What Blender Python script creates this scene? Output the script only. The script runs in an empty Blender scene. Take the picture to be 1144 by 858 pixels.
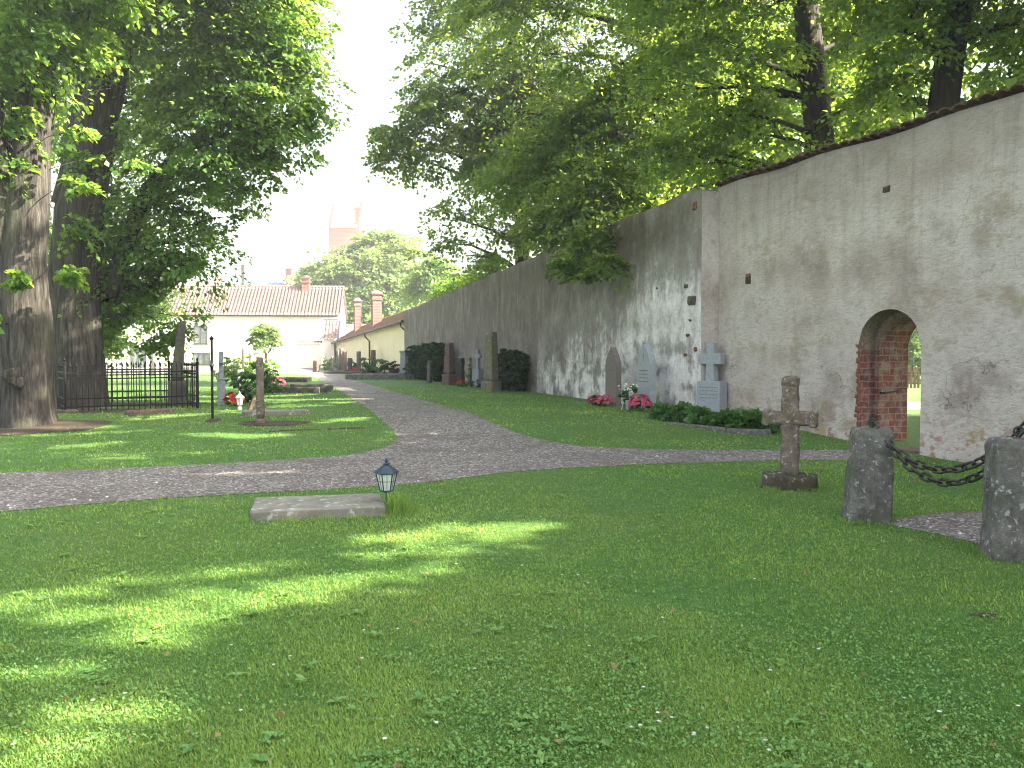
import bpy, bmesh, math, random
import numpy as np
from mathutils import Vector, Matrix, noise as mnoise
from mathutils.geometry import delaunay_2d_cdt
R = math.radians
random.seed(7)
rng = np.random.default_rng(11)
S = bpy.context.scene
COL = S.collection

# ------------------------------------------------------------------ camera, sky, sun, exposure
FPX, CX, CY = 950.0, 572.0, 429.0
EYE = Vector((0, 0, 1.6))
PITCH = -math.atan(34 / 950)
cam = bpy.data.cameras.new('camera'); cam_o = bpy.data.objects.new('camera', cam); COL.objects.link(cam_o)
cam.sensor_width = 36; cam.lens = 36 * FPX / 1144; cam.clip_start = .05; cam.clip_end = 3000
cam_o.location = EYE; cam_o.rotation_euler = (R(90) + PITCH, 0, 0)
S.camera = cam_o

SUN_EL, SUN_XY = R(36), Vector((1, -.16)).normalized()
SUN = Vector((SUN_XY.x * math.cos(SUN_EL), SUN_XY.y * math.cos(SUN_EL), math.sin(SUN_EL)))
w = bpy.data.worlds.new('World'); S.world = w; w.use_nodes = True
nt = w.node_tree; bg = nt.nodes['Background']
sky = nt.nodes.new('ShaderNodeTexSky'); sky.sky_type = 'NISHITA'; sky.sun_disc = False
sky.sun_elevation = SUN_EL; sky.sun_rotation = math.atan2(SUN_XY.x, SUN_XY.y)
sky.air_density = 1.0; sky.dust_density = 6.0; sky.ozone_density = 1.0
hs = nt.nodes.new('ShaderNodeHueSaturation'); hs.inputs['Saturation'].default_value = .5   # hazy, whitish summer sky
nt.links.new(sky.outputs[0], hs.inputs['Color']); nt.links.new(hs.outputs[0], bg.inputs[0]); bg.inputs[1].default_value = .11
sl = bpy.data.lights.new('sun', 'SUN'); sl.energy = 5.0; sl.angle = R(.5); sl.color = (1, .90, .72)
so = bpy.data.objects.new('sun', sl); COL.objects.link(so)
so.rotation_euler = SUN.to_track_quat('Z', 'Y').to_euler(); so.location = (30, 0, 40)
S.view_settings.view_transform = 'Standard'; S.view_settings.look = 'None'
S.view_settings.gamma = 1; S.view_settings.use_curve_mapping = False
S.view_settings.exposure = 2.82
S.render.engine = 'CYCLES'
try:
    S.cycles.filter_width = 1.1; S.cycles.use_denoising = True; S.cycles.denoiser = 'OPENIMAGEDENOISE'
except Exception: pass

# ------------------------------------------------------------------ measuring helpers
def sstep(a, b, v):
    t = np.clip((np.asarray(v, float) - a) / (b - a), 0, 1)
    return t * t * (3 - 2 * t)
def hgt(x, y): return .3 * sstep(12, 19, y)
def hz(x, y): return float(hgt(x, y))
cp, sp_ = math.cos(PITCH), math.sin(PITCH)
def ray(px, py):
    a, b = (px - CX) / FPX, (CY - py) / FPX
    return Vector((a, cp - b * sp_, sp_ + b * cp))
def at(px, py, depth):
    d = ray(px, py); return EYE + d * (depth / d.y)
def G(px, py):
    d = ray(px, py); h = 0.15
    for _ in range(30):
        t = (h - EYE.z) / d.z; p = EYE + d * t; h = .5 * h + .5 * hz(p.x, p.y)
    p = EYE + d * ((h - EYE.z) / d.z)
    return Vector((p.x, p.y, hz(p.x, p.y)))
def pxm(n, depth): return n * depth / FPX

# ------------------------------------------------------------------ materials
def srgb(*c): return tuple(((v / 255) / 12.92 if v <= 10 else ((v / 255 + .055) / 1.055) ** 2.4) for v in c) + (1,)
class NT:
    def __init__(s, name):
        s.m = bpy.data.materials.new(name); s.m.use_nodes = True; s.t = s.m.node_tree
        s.p = s.t.nodes['Principled BSDF']; s.out = s.t.nodes['Material Output']
        s.p.inputs['Roughness'].default_value = .85; s.p.inputs['Specular IOR Level'].default_value = .25
        s._c = None
    def n(s, typ, **kw):
        nd = s.t.nodes.new('ShaderNode' + typ)
        for k, v in kw.items(): setattr(nd, k, v)
        return nd
    def l(s, a, b): s.t.links.new(a, b)
    def coord(s, out='Object', scale=(1, 1, 1)):
        if s._c is None: s._c = s.n('TexCoord')
        if tuple(scale) == (1, 1, 1): return s._c.outputs[out]
        m = s.n('Mapping'); m.inputs['Scale'].default_value = scale
        s.l(s._c.outputs[out], m.inputs[0]); return m.outputs[0]
    def noise(s, scale, detail=4, rough=.6, vec=None, dist=0):
        nd = s.n('TexNoise'); nd.inputs['Scale'].default_value = scale; nd.inputs['Detail'].default_value = detail
        nd.inputs['Roughness'].default_value = rough; nd.inputs['Distortion'].default_value = dist
        s.l(vec if vec is not None else s.coord(), nd.inputs['Vector']); return nd.outputs['Fac']
    def ramp(s, fac, stops):
        nd = s.n('ValToRGB'); e = nd.color_ramp.elements
        while len(e) < len(stops): e.new(.5)
        for i, (p, c) in enumerate(stops):
            e[i].position = p; e[i].color = c if not isinstance(c, (int, float)) else (c, c, c, 1)
        s.l(fac, nd.inputs[0]); return nd.outputs[0]
    def mix(s, fac, a, b, mode='MIX'):
        nd = s.n('Mix', data_type='RGBA', blend_type=mode)
        if isinstance(fac, (int, float)): nd.inputs[0].default_value = fac
        else: s.l(fac, nd.inputs[0])
        for i, v in ((6, a), (7, b)):
            if isinstance(v, tuple): nd.inputs[i].default_value = v
            else: s.l(v, nd.inputs[i])
        return nd.outputs[2]
    def math(s, op, a, b=0.0, clamp=False):
        nd = s.n('Math', operation=op, use_clamp=clamp)
        for i, v in ((0, a), (1, b)):
            if isinstance(v, (int, float)): nd.inputs[i].default_value = v
            else: s.l(v, nd.inputs[i])
        return nd.outputs[0]
    def bump(s, h, dist, strength=1.0):
        nd = s.n('Bump'); nd.inputs['Distance'].default_value = dist; nd.inputs['Strength'].default_value = strength
        s.l(h, nd.inputs['Height']); s.l(nd.outputs[0], s.p.inputs['Normal'])
    def base(s, c):
        if isinstance(c, tuple): s.p.inputs['Base Color'].default_value = c
        else: s.l(c, s.p.inputs['Base Color'])
        return s.m
def c4(*c): return tuple(c) + (1,)

def stone_mat(name, dark, mid, light, lichen=None, sc=6, bump=.012, moss=None):
    t = NT(name)
    a = t.noise(sc, 6, .7); b = t.noise(sc * 9, 3, .7); c = t.noise(sc * .45, 4, .6)
    col = t.ramp(a, [(.3, dark), (.5, mid), (.72, light)])
    col = t.mix(t.ramp(b, [(.42, 0.0), (.62, .55)]), col, t.mix(.5, dark, mid))
    if lichen: col = t.mix(t.ramp(t.noise(sc * 2.2, 5, .65), [(.58, 0.0), (.64, .8)]), col, lichen)
    if moss: col = t.mix(t.ramp(c, [(.5, 0.0), (.62, .8)]), col, moss)
    t.bump(t.math('ADD', a, t.math('MULTIPLY', b, .5)), bump); return t.base(col)
def plain_mat(name, col, rough=.6, metal=0, sc=8, var=.25):
    t = NT(name); t.p.inputs['Roughness'].default_value = rough; t.p.inputs['Metallic'].default_value = metal
    d = tuple(v * (1 - var) for v in col[:3]) + (1,); l = tuple(min(1, v * (1 + var)) for v in col[:3]) + (1,)
    return t.base(t.ramp(t.noise(sc, 5, .6), [(.3, d), (.7, l)]))
def leaf_mat(name, dark, light, tdark, tlight, trans=.45, spec=.35, rgh=.42):
    t = NT(name); at_ = t.n('Attribute', attribute_name='tint')
    f = at_.outputs['Fac']
    t.base(t.ramp(f, [(0, dark), (1, light)]))
    t.p.inputs['Roughness'].default_value = rgh; t.p.inputs['Specular IOR Level'].default_value = spec
    tr = t.n('BsdfTranslucent'); t.l(t.ramp(f, [(0, tdark), (1, tlight)]), tr.inputs[0])
    mx = t.n('MixShader'); mx.inputs[0].default_value = trans
    t.l(t.p.outputs[0], mx.inputs[1]); t.l(tr.outputs[0], mx.inputs[2]); t.l(mx.outputs[0], t.out.inputs[0])
    return t.m

M = {}
M['lime'] = leaf_mat('lime_leaf', c4(.035, .09, .018), c4(.105, .20, .045), c4(.17, .34, .035), c4(.46, .62, .09), .52)
M['maple'] = leaf_mat('maple_leaf', c4(.018, .055, .020), c4(.065, .14, .045), c4(.16, .30, .03), c4(.52, .62, .08), .55)
M['pale_leaf'] = leaf_mat('pale_leaf', c4(.08, .15, .04), c4(.20, .28, .08), c4(.2, .32, .07), c4(.45, .55, .14))
M['box_leaf'] = leaf_mat('shrub_leaf', c4(.012, .035, .012), c4(.04, .09, .025), c4(.03, .08, .01), c4(.08, .16, .02), .25)
M['bright_shrub'] = leaf_mat('bright_shrub_leaf', c4(.10, .2, .03), c4(.24, .38, .07), c4(.16, .3, .03), c4(.4, .55, .08), .4)
M['fern'] = leaf_mat('flower_bed_leaf', c4(.03, .10, .02), c4(.085, .20, .045), c4(.07, .18, .03), c4(.17, .34, .05), .35)
M['pink'] = leaf_mat('pink_petal', c4(.42, .03, .10), c4(.65, .10, .18), c4(.5, .05, .1), c4(.6, .1, .2), .25)
M['red'] = leaf_mat('red_petal', c4(.42, .012, .015), c4(.6, .04, .03), c4(.5, .02, .02), c4(.6, .05, .04), .25)
M['white_petal'] = leaf_mat('white_petal', c4(.6, .6, .5), c4(.8, .8, .75), c4(.6, .6, .5), c4(.7, .7, .6), .25)
M['plum'] = leaf_mat('plum_leaf', c4(.05, .02, .03), c4(.14, .06, .07), c4(.1, .03, .04), c4(.2, .08, .08), .25)
M['grass'] = leaf_mat('grass_blade', c4(.046, .170, .030), c4(.32, .45, .11), c4(.11, .29, .03), c4(.50, .60, .10), .4, .14, .6)
M['weed'] = leaf_mat('lawn_weed', c4(.05, .18, .045), c4(.23, .39, .12), c4(.15, .30, .035), c4(.36, .5, .08), .35, .2, .5)
M['granite'] = stone_mat('grey_granite', c4(.055, .053, .048), c4(.135, .13, .118), c4(.26, .25, .23), c4(.42, .45, .44), 9, .03, c4(.085, .09, .055))
M['old_stone'] = stone_mat('weathered_sandstone', c4(.065, .048, .038), c4(.155, .122, .098), c4(.28, .24, .20), c4(.40, .39, .35), 9, .02, c4(.10, .10, .04))
M['mossy_base'] = stone_mat('mossy_plinth_stone', c4(.03, .028, .018), c4(.075, .065, .045), c4(.14, .12, .09), c4(.42, .42, .40), 8, .03, c4(.05, .045, .015))
M['slab'] = stone_mat('limestone_slab', c4(.10, .095, .075), c4(.185, .178, .145), c4(.27, .265, .225), c4(.42, .42, .38), 4, .008)
M['light_grey'] = stone_mat('pale_grey_granite', c4(.21, .235, .25), c4(.28, .305, .325), c4(.35, .375, .395), None, 14, .003)
M['engraving'] = plain_mat('engraved_letters', c4(.12, .125, .13), .8)
M['warm_grey'] = stone_mat('warm_grey_granite', c4(.12, .10, .09), c4(.165, .145, .13), c4(.21, .19, .175), None, 14, .003)
M['mid_grey'] = stone_mat('blue_grey_granite', c4(.14, .16, .18), c4(.22, .24, .26), c4(.3, .32, .34), None, 14, .003)
M['dark_stone'] = stone_mat('dark_granite', c4(.03, .03, .03), c4(.07, .065, .06), c4(.13, .12, .11), None, 9, .008, c4(.10, .11, .04))
M['brown_stone'] = stone_mat('red_brown_granite', c4(.06, .04, .035), c4(.13, .085, .07), c4(.21, .15, .125), c4(.24, .23, .2), 9, .008)
M['lichen_stone'] = stone_mat('lichen_granite', c4(.07, .075, .06), c4(.15, .15, .12), c4(.24, .23, .18), c4(.3, .31, .2), 5, .015, c4(.17, .15, .05))
M['iron'] = plain_mat('black_iron', c4(.012, .012, .013), .5, .3)
M['chain'] = plain_mat('weathered_iron_chain', c4(.055, .053, .048), .55, .5, 40, .4)
M['lantern_metal'] = plain_mat('painted_lantern_metal', c4(.035, .05, .075), .45, .2)
M['lantern_glass'] = plain_mat('frosted_lantern_glass', c4(.55, .62, .55), .25, 0, 6, .1)
M['white_paint'] = plain_mat('white_paint', c4(.75, .74, .7), .5, 0, 10, .06)
M['soil'] = stone_mat('bare_soil', c4(.03, .022, .015), c4(.06, .045, .032), c4(.11, .085, .065), None, 12, .02)
M['wood_dark'] = plain_mat('weathered_wood', c4(.10, .055, .03), .8, 0, 12, .3)
M['window_green'] = plain_mat('dark_green_window_paint', c4(.03, .05, .035), .5)
M['blue_paint'] = plain_mat('blue_painted_board', c4(.16, .26, .5), .5)
t = NT('window_glass'); t.p.inputs['Roughness'].default_value = .08; t.p.inputs['Specular IOR Level'].default_value = .6
M['glass'] = t.base(t.ramp(t.noise(1.5), [(.4, c4(.06, .07, .07)), (.6, c4(.16, .17, .16))]))
# bark
t = NT('lime_bark'); v = t.coord('Object', (9, 9, 1.1)); a = t.noise(1.6, 6, .7, v, .4); b = t.noise(1.2, 4)
col = t.ramp(a, [(.32, c4(.010, .009, .008)), (.48, c4(.040, .036, .031)), (.68, c4(.11, .098, .086))])
col = t.mix(t.ramp(b, [(.52, 0.0), (.68, .5)]), col, c4(.09, .10, .055)); t.bump(a, .07, 1); M['bark'] = t.base(col)
t = NT('dark_bark'); v = t.coord('Object', (9, 9, 1.2)); a = t.noise(1.6, 6, .7, v, .3)
t.bump(a, .04, 1); M['dark_bark'] = t.base(t.ramp(a, [(.32, c4(.010, .008, .007)), (.65, c4(.05, .042, .034))]))
# ground under the grass
t = NT('lawn_ground'); a = t.noise(.35, 5, .6); b = t.noise(14, 5, .75); c = t.noise(90, 3, .7)
col = t.ramp(b, [(.3, c4(.03, .08, .02)), (.5, c4(.075, .18, .035)), (.7, c4(.14, .25, .06))])
col = t.mix(t.ramp(a, [(.45, 0.0), (.7, .5)]), col, c4(.17, .19, .05))
col = t.mix(t.ramp(c, [(.4, .45), (.6, 0.0)]), col, c4(.03, .05, .015))
t.bump(t.math('ADD', b, t.math('MULTIPLY', c, .6)), .04, .8); M['ground'] = t.base(col)
# gravel
t = NT('gravel'); vo = t.n('TexVoronoi'); vo.inputs['Scale'].default_value = 42; t.l(t.coord(), vo.inputs['Vector'])
vo2 = t.n('TexVoronoi'); vo2.inputs['Scale'].default_value = 17; t.l(t.coord(), vo2.inputs['Vector'])
sep = t.n('SeparateColor'); t.l(vo.outputs['Color'], sep.inputs[0])
col = t.ramp(sep.outputs[0], [(0, c4(.06, .053, .046)), (.45, c4(.14, .125, .113)), (.8, c4(.235, .213, .195)), (1, c4(.48, .46, .43))])
sep2 = t.n('SeparateColor'); t.l(vo2.outputs['Color'], sep2.inputs[0])
col = t.mix(t.ramp(sep2.outputs[1], [(.86, 0.0), (.9, .65)]), col, c4(.09, .08, .075))
col = t.mix(t.ramp(t.noise(.9, 5, .65), [(.45, 0.0), (.66, .6)]), col, c4(.095, .082, .07))
col = t.mix(t.ramp(t.noise(2.6, 5, .7), [(.55, 0.0), (.7, .5)]), col, c4(.27, .25, .235))
t.bump(t.math('SUBTRACT', 1.0, vo.outputs['Distance']), .018, 1); M['gravel'] = t.base(col)
# right wall render: beige lilac plaster, patched
t = NT('patched_plaster')
n1 = t.noise(.5, 6, .62); n2 = t.noise(1.5, 7, .74); n3 = t.noise(8, 6, .72, t.coord('Object', (1, 1, 2.1))); n4 = t.noise(45, 3, .7)
z = t.n('SeparateXYZ'); t.l(t.coord(), z.inputs[0])
col = t.ramp(n1, [(.3, c4(.235, .195, .165)), (.43, c4(.40, .345, .30)), (.54, c4(.49, .445, .405)), (.68, c4(.28, .235, .205))])
col = t.mix(t.ramp(n2, [(.5, 0.0), (.66, .7)]), col, c4(.57, .52, .475))
col = t.mix(t.ramp(t.noise(.8, 6, .72, t.coord('Object', (1, 1, 1.9))), [(.54, 0.0), (.64, .6)]), col, c4(.27, .225, .135))
col = t.mix(t.ramp(n3, [(.36, .4), (.5, 0.0)]), col, c4(.22, .18, .155))
lmr = t.n('MapRange'); lmr.inputs[1].default_value = .6; lmr.inputs[2].default_value = 1.5; lmr.inputs[3].default_value = 1; lmr.inputs[4].default_value = 0; t.l(t.math('ADD', z.outputs['Z'], t.math('MULTIPLY', n2, 1.1)), lmr.inputs[0]); low = lmr.outputs[0]
col = t.mix(t.math('MULTIPLY', low, t.ramp(t.noise(4.6, 4, .6, t.coord('Object', (1, 1, 1.7))), [(.53, 0.0), (.58, .85)])), col, c4(.27, .12, .08))
col = t.mix(t.math('MULTIPLY', low, t.ramp(t.noise(2.1, 4, .6, t.coord('Object', (1.2, 1, 1))), [(.55, 0.0), (.62, .7)])), col, c4(.30, .24, .08))
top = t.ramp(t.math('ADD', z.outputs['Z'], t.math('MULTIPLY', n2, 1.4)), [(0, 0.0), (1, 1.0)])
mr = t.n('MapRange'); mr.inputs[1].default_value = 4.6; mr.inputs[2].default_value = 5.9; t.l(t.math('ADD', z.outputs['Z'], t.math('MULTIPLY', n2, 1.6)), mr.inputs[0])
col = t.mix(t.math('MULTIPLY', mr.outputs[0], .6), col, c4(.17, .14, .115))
rn = t.noise(2.2, 6, .75, t.coord('Object', (2.2, 1, .16))); mrr = t.n('MapRange'); mrr.inputs[1].default_value = 2.2; mrr.inputs[2].default_value = 5.2; t.l(z.outputs['Z'], mrr.inputs[0])
col = t.mix(t.math('MULTIPLY', mrr.outputs[0], t.ramp(rn, [(.5, 0.0), (.66, .65)])), col, c4(.19, .155, .13))
ck = t.n('TexVoronoi', feature='DISTANCE_TO_EDGE'); ck.inputs['Scale'].default_value = .55; cw = t.n('VectorMath', operation='MULTIPLY_ADD'); cn = t.n('TexNoise'); cn.inputs['Scale'].default_value = 2.2; cn.inputs['Detail'].default_value = 6; t.l(t.coord(), cn.inputs['Vector'])
t.l(cn.outputs['Color'], cw.inputs[0]); cw.inputs[1].default_value = (.9, .9, .9); t.l(t.coord(), cw.inputs[2]); t.l(cw.outputs[0], ck.inputs['Vector'])
col = t.mix(t.math('MULTIPLY', t.ramp(ck.outputs['Distance'], [(.0, .8), (.006, 0.0)]), t.ramp(n1, [(.5, 0.0), (.6, 1.0)])), col, c4(.12, .095, .08))
t.bump(t.math('ADD', t.math('MULTIPLY', n3, .6), t.math('ADD', t.math('MULTIPLY', n4, .25), n2)), .045, .9)
M['plaster'] = t.base(col)
# left wall: white plaster under dark weathering
t = NT('stained_plaster')
z = t.n('SeparateXYZ'); t.l(t.coord(), z.inputs[0])
n1 = t.noise(.75, 8, .74, t.coord('Object', (1, 1, .8))); n2 = t.noise(1.9, 7, .75); n3 = t.noise(12, 5, .7); st = t.noise(1.7, 8, .78, t.coord('Object', (1.5, 1, .42)))
col = t.ramp(n2, [(.33, c4(.44, .415, .39)), (.5, c4(.63, .60, .60)), (.68, c4(.76, .74, .75))])
# height decides how far the weathering has crept: u = distance along the wall, z = height
hh = t.n('MapRange'); hh.inputs[1].default_value = 1.0; hh.inputs[2].default_value = 4.6; t.l(z.outputs['Z'], hh.inputs[0])
uu = t.n('MapRange'); uu.inputs[1].default_value = 1.0; uu.inputs[2].default_value = 12.0; t.l(z.outputs['X'], uu.inputs[0])
f = t.math('ADD', t.math('MULTIPLY', hh.outputs[0], .44), t.math('MULTIPLY', uu.outputs[0], .40))
f = t.math('ADD', f, t.math('ADD', t.math('MULTIPLY', n1, 1.0), t.math('MULTIPLY', st, .7)))
dk = t.ramp(t.math('SUBTRACT', f, .82), [(.20, 0.0), (.36, .72), (.58, .97)])
col = t.mix(dk, col, t.ramp(st, [(.32, c4(.058, .047, .034)), (.5, c4(.125, .104, .081)), (.68, c4(.26, .23, .195))]))
gm = t.math('MULTIPLY', t.ramp(hh.outputs[0], [(.55, 0.0), (.95, .8)]), t.ramp(n1, [(.4, .2), (.6, 1.0)]))
gm = t.math('MULTIPLY', gm, t.ramp(uu.outputs[0], [(0, .35), (.2, 1.0), (1, .5)]))
col = t.mix(gm, col, c4(.06, .052, .027))
b1 = t.noise(1.5, 7, .72)
lowm = t.ramp(z.outputs['Z'], [(.0, 1.0), (1.0, 1.0)])
mz = t.n('MapRange'); mz.inputs[1].default_value = 2.7; mz.inputs[2].default_value = 1.5; t.l(z.outputs['Z'], mz.inputs[0])
col = t.mix(t.math('MULTIPLY', mz.outputs[0], t.ramp(b1, [(.47, 0.0), (.58, .78)])), col, c4(.10, .092, .082))
col = t.mix(t.ramp(n3, [(.3, .5), (.42, 0.0)]), col, c4(.2, .19, .17))
t.bump(t.math('ADD', t.math('MULTIPLY', n3, .5), n2), .04, .9)
M['stained'] = t.base(col)
# brick by UV
t = NT('old_red_brick'); br = t.n('TexBrick'); wob = t.n('TexNoise'); wob.inputs['Scale'].default_value = 4; t.l(t.coord(), wob.inputs['Vector'])
va = t.n('VectorMath', operation='MULTIPLY_ADD'); t.l(wob.outputs['Color'], va.inputs[0]); va.inputs[1].default_value = (.06, .06, 0); t.l(t.coord('UV'), va.inputs[2]); t.l(va.outputs[0], br.inputs['Vector'])
z = t.n('SeparateXYZ'); t.l(t.coord(), z.inputs[0])
br.inputs['Scale'].default_value = 1; br.inputs['Brick Width'].default_value = .29; br.inputs['Row Height'].default_value = .112
br.inputs['Mortar Size'].default_value = .011; br.inputs['Mortar Smooth'].default_value = .2; br.inputs['Bias'].default_value = -.1
br.inputs['Color1'].default_value = c4(.20, .055, .038); br.inputs['Color2'].default_value = c4(.085, .034, .03); br.inputs['Mortar'].default_value = c4(.23, .19, .165)
n2 = t.noise(5, 5, .7); n3 = t.noise(24, 4, .7)
col = t.mix(t.ramp(n3, [(.35, .5), (.6, 0.0)]), br.outputs['Color'], c4(.1, .045, .035))
col = t.mix(t.ramp(n2, [(.47, 0.0), (.62, .75)]), col, c4(.27, .22, .195))
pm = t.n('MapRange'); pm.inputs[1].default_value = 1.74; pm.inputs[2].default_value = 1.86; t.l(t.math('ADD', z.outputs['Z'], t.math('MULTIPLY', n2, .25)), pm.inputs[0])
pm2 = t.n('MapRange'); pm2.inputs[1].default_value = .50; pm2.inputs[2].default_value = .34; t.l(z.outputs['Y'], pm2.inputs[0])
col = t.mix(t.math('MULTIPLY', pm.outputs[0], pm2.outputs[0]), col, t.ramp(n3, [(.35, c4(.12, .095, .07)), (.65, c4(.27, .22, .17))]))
t.bump(t.math('ADD', t.math('MULTIPLY', t.math('SUBTRACT', 1.0, br.outputs['Fac']), 1.0), t.math('MULTIPLY', n3, .5)), .02, 1); M['brick'] = t.base(col)
def brick_obj(name, c1, c2, mo, bw, rh, ms):
    t = NT(name); br = t.n('TexBrick'); cb = t.n('CombineXYZ'); z = t.n('SeparateXYZ'); t.l(t.coord(), z.inputs[0])
    t.l(t.math('ADD', z.outputs[0], z.outputs[1]), cb.inputs[0]); t.l(z.outputs[2], cb.inputs[1]); t.l(cb.outputs[0], br.inputs['Vector'])
    br.inputs['Scale'].default_value = 1; br.inputs['Brick Width'].default_value = bw; br.inputs['Row Height'].default_value = rh; br.inputs['Mortar Size'].default_value = ms
    br.inputs['Color1'].default_value = c1; br.inputs['Color2'].default_value = c2; br.inputs['Mortar'].default_value = mo
    return t.base(br.outputs['Color'])
M['chimney_brick'] = brick_obj('chimney_brick', c4(.19, .055, .04), c4(.13, .042, .032), c4(.22, .16, .14), .26, .12, .018)
M['tower_brick'] = brick_obj('tower_brick', c4(.40, .12, .09), c4(.34, .10, .075), c4(.36, .2, .17), .6, .25, .03)
M['pale_brick'] = brick_obj('pale_gable_brick', c4(.48, .34, .28), c4(.42, .28, .23), c4(.5, .42, .38), .6, .25, .03)
M['raw_brick'] = stone_mat('raw_brick', c4(.09, .04, .03), c4(.19, .075, .05), c4(.29, .15, .11), None, 9, .02)
def facade(name, c, d):
    t = NT(name); a = t.noise(.7, 5, .6); b = t.noise(5, 5, .7)
    t.bump(t.math('ADD', a, t.math('MULTIPLY', b, .5)), .05, .8)
    return t.base(t.mix(t.ramp(b, [(.3, .35), (.5, 0.0)]), t.ramp(a, [(.3, d), (.65, c)]), d))
M['cream'] = facade('cream_render', c4(.80, .75, .62), c4(.74, .69, .56))
M['yellow'] = facade('yellow_render', c4(.76, .68, .44), c4(.68, .60, .38))
M['pinkwall'] = facade('pink_render', c4(.66, .46, .45), c4(.6, .42, .42))
t = NT('pantile'); a = t.noise(.5, 5, .6); b = t.noise(6, 4, .7); g = t.noise(2.6, 3, .6)
col = t.ramp(b, [(.3, c4(.10, .065, .055)), (.5, c4(.19, .125, .105)), (.72, c4(.34, .28, .255))])
col = t.mix(t.ramp(a, [(.42, 0.0), (.62, .7)]), col, c4(.12, .10, .09)); M['pantile'] = t.base(col)
t = NT('mossy_tile'); b = t.noise(5, 5, .7); a = t.noise(1.2, 4)
col = t.ramp(b, [(.3, c4(.10, .05, .03)), (.6, c4(.26, .13, .07))])
M['mossy_tile'] = t.base(t.mix(t.ramp(a, [(.45, 0.0), (.6, .6)]), col, c4(.14, .12, .04)))
t = NT('coping_tile'); b = t.noise(9, 5, .7)
M['coping'] = t.base(t.ramp(b, [(.3, c4(.025, .018, .014)), (.5, c4(.075, .042, .03)), (.7, c4(.14, .08, .055))]))
M['tower_tile'] = plain_mat('tower_roof_tile', c4(.36, .12, .10), .8, 0, 2, .15)
M['blue_roof'] = plain_mat('blue_grey_metal_roof', c4(.13, .17, .25), .6, 0, 2, .15)

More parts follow.
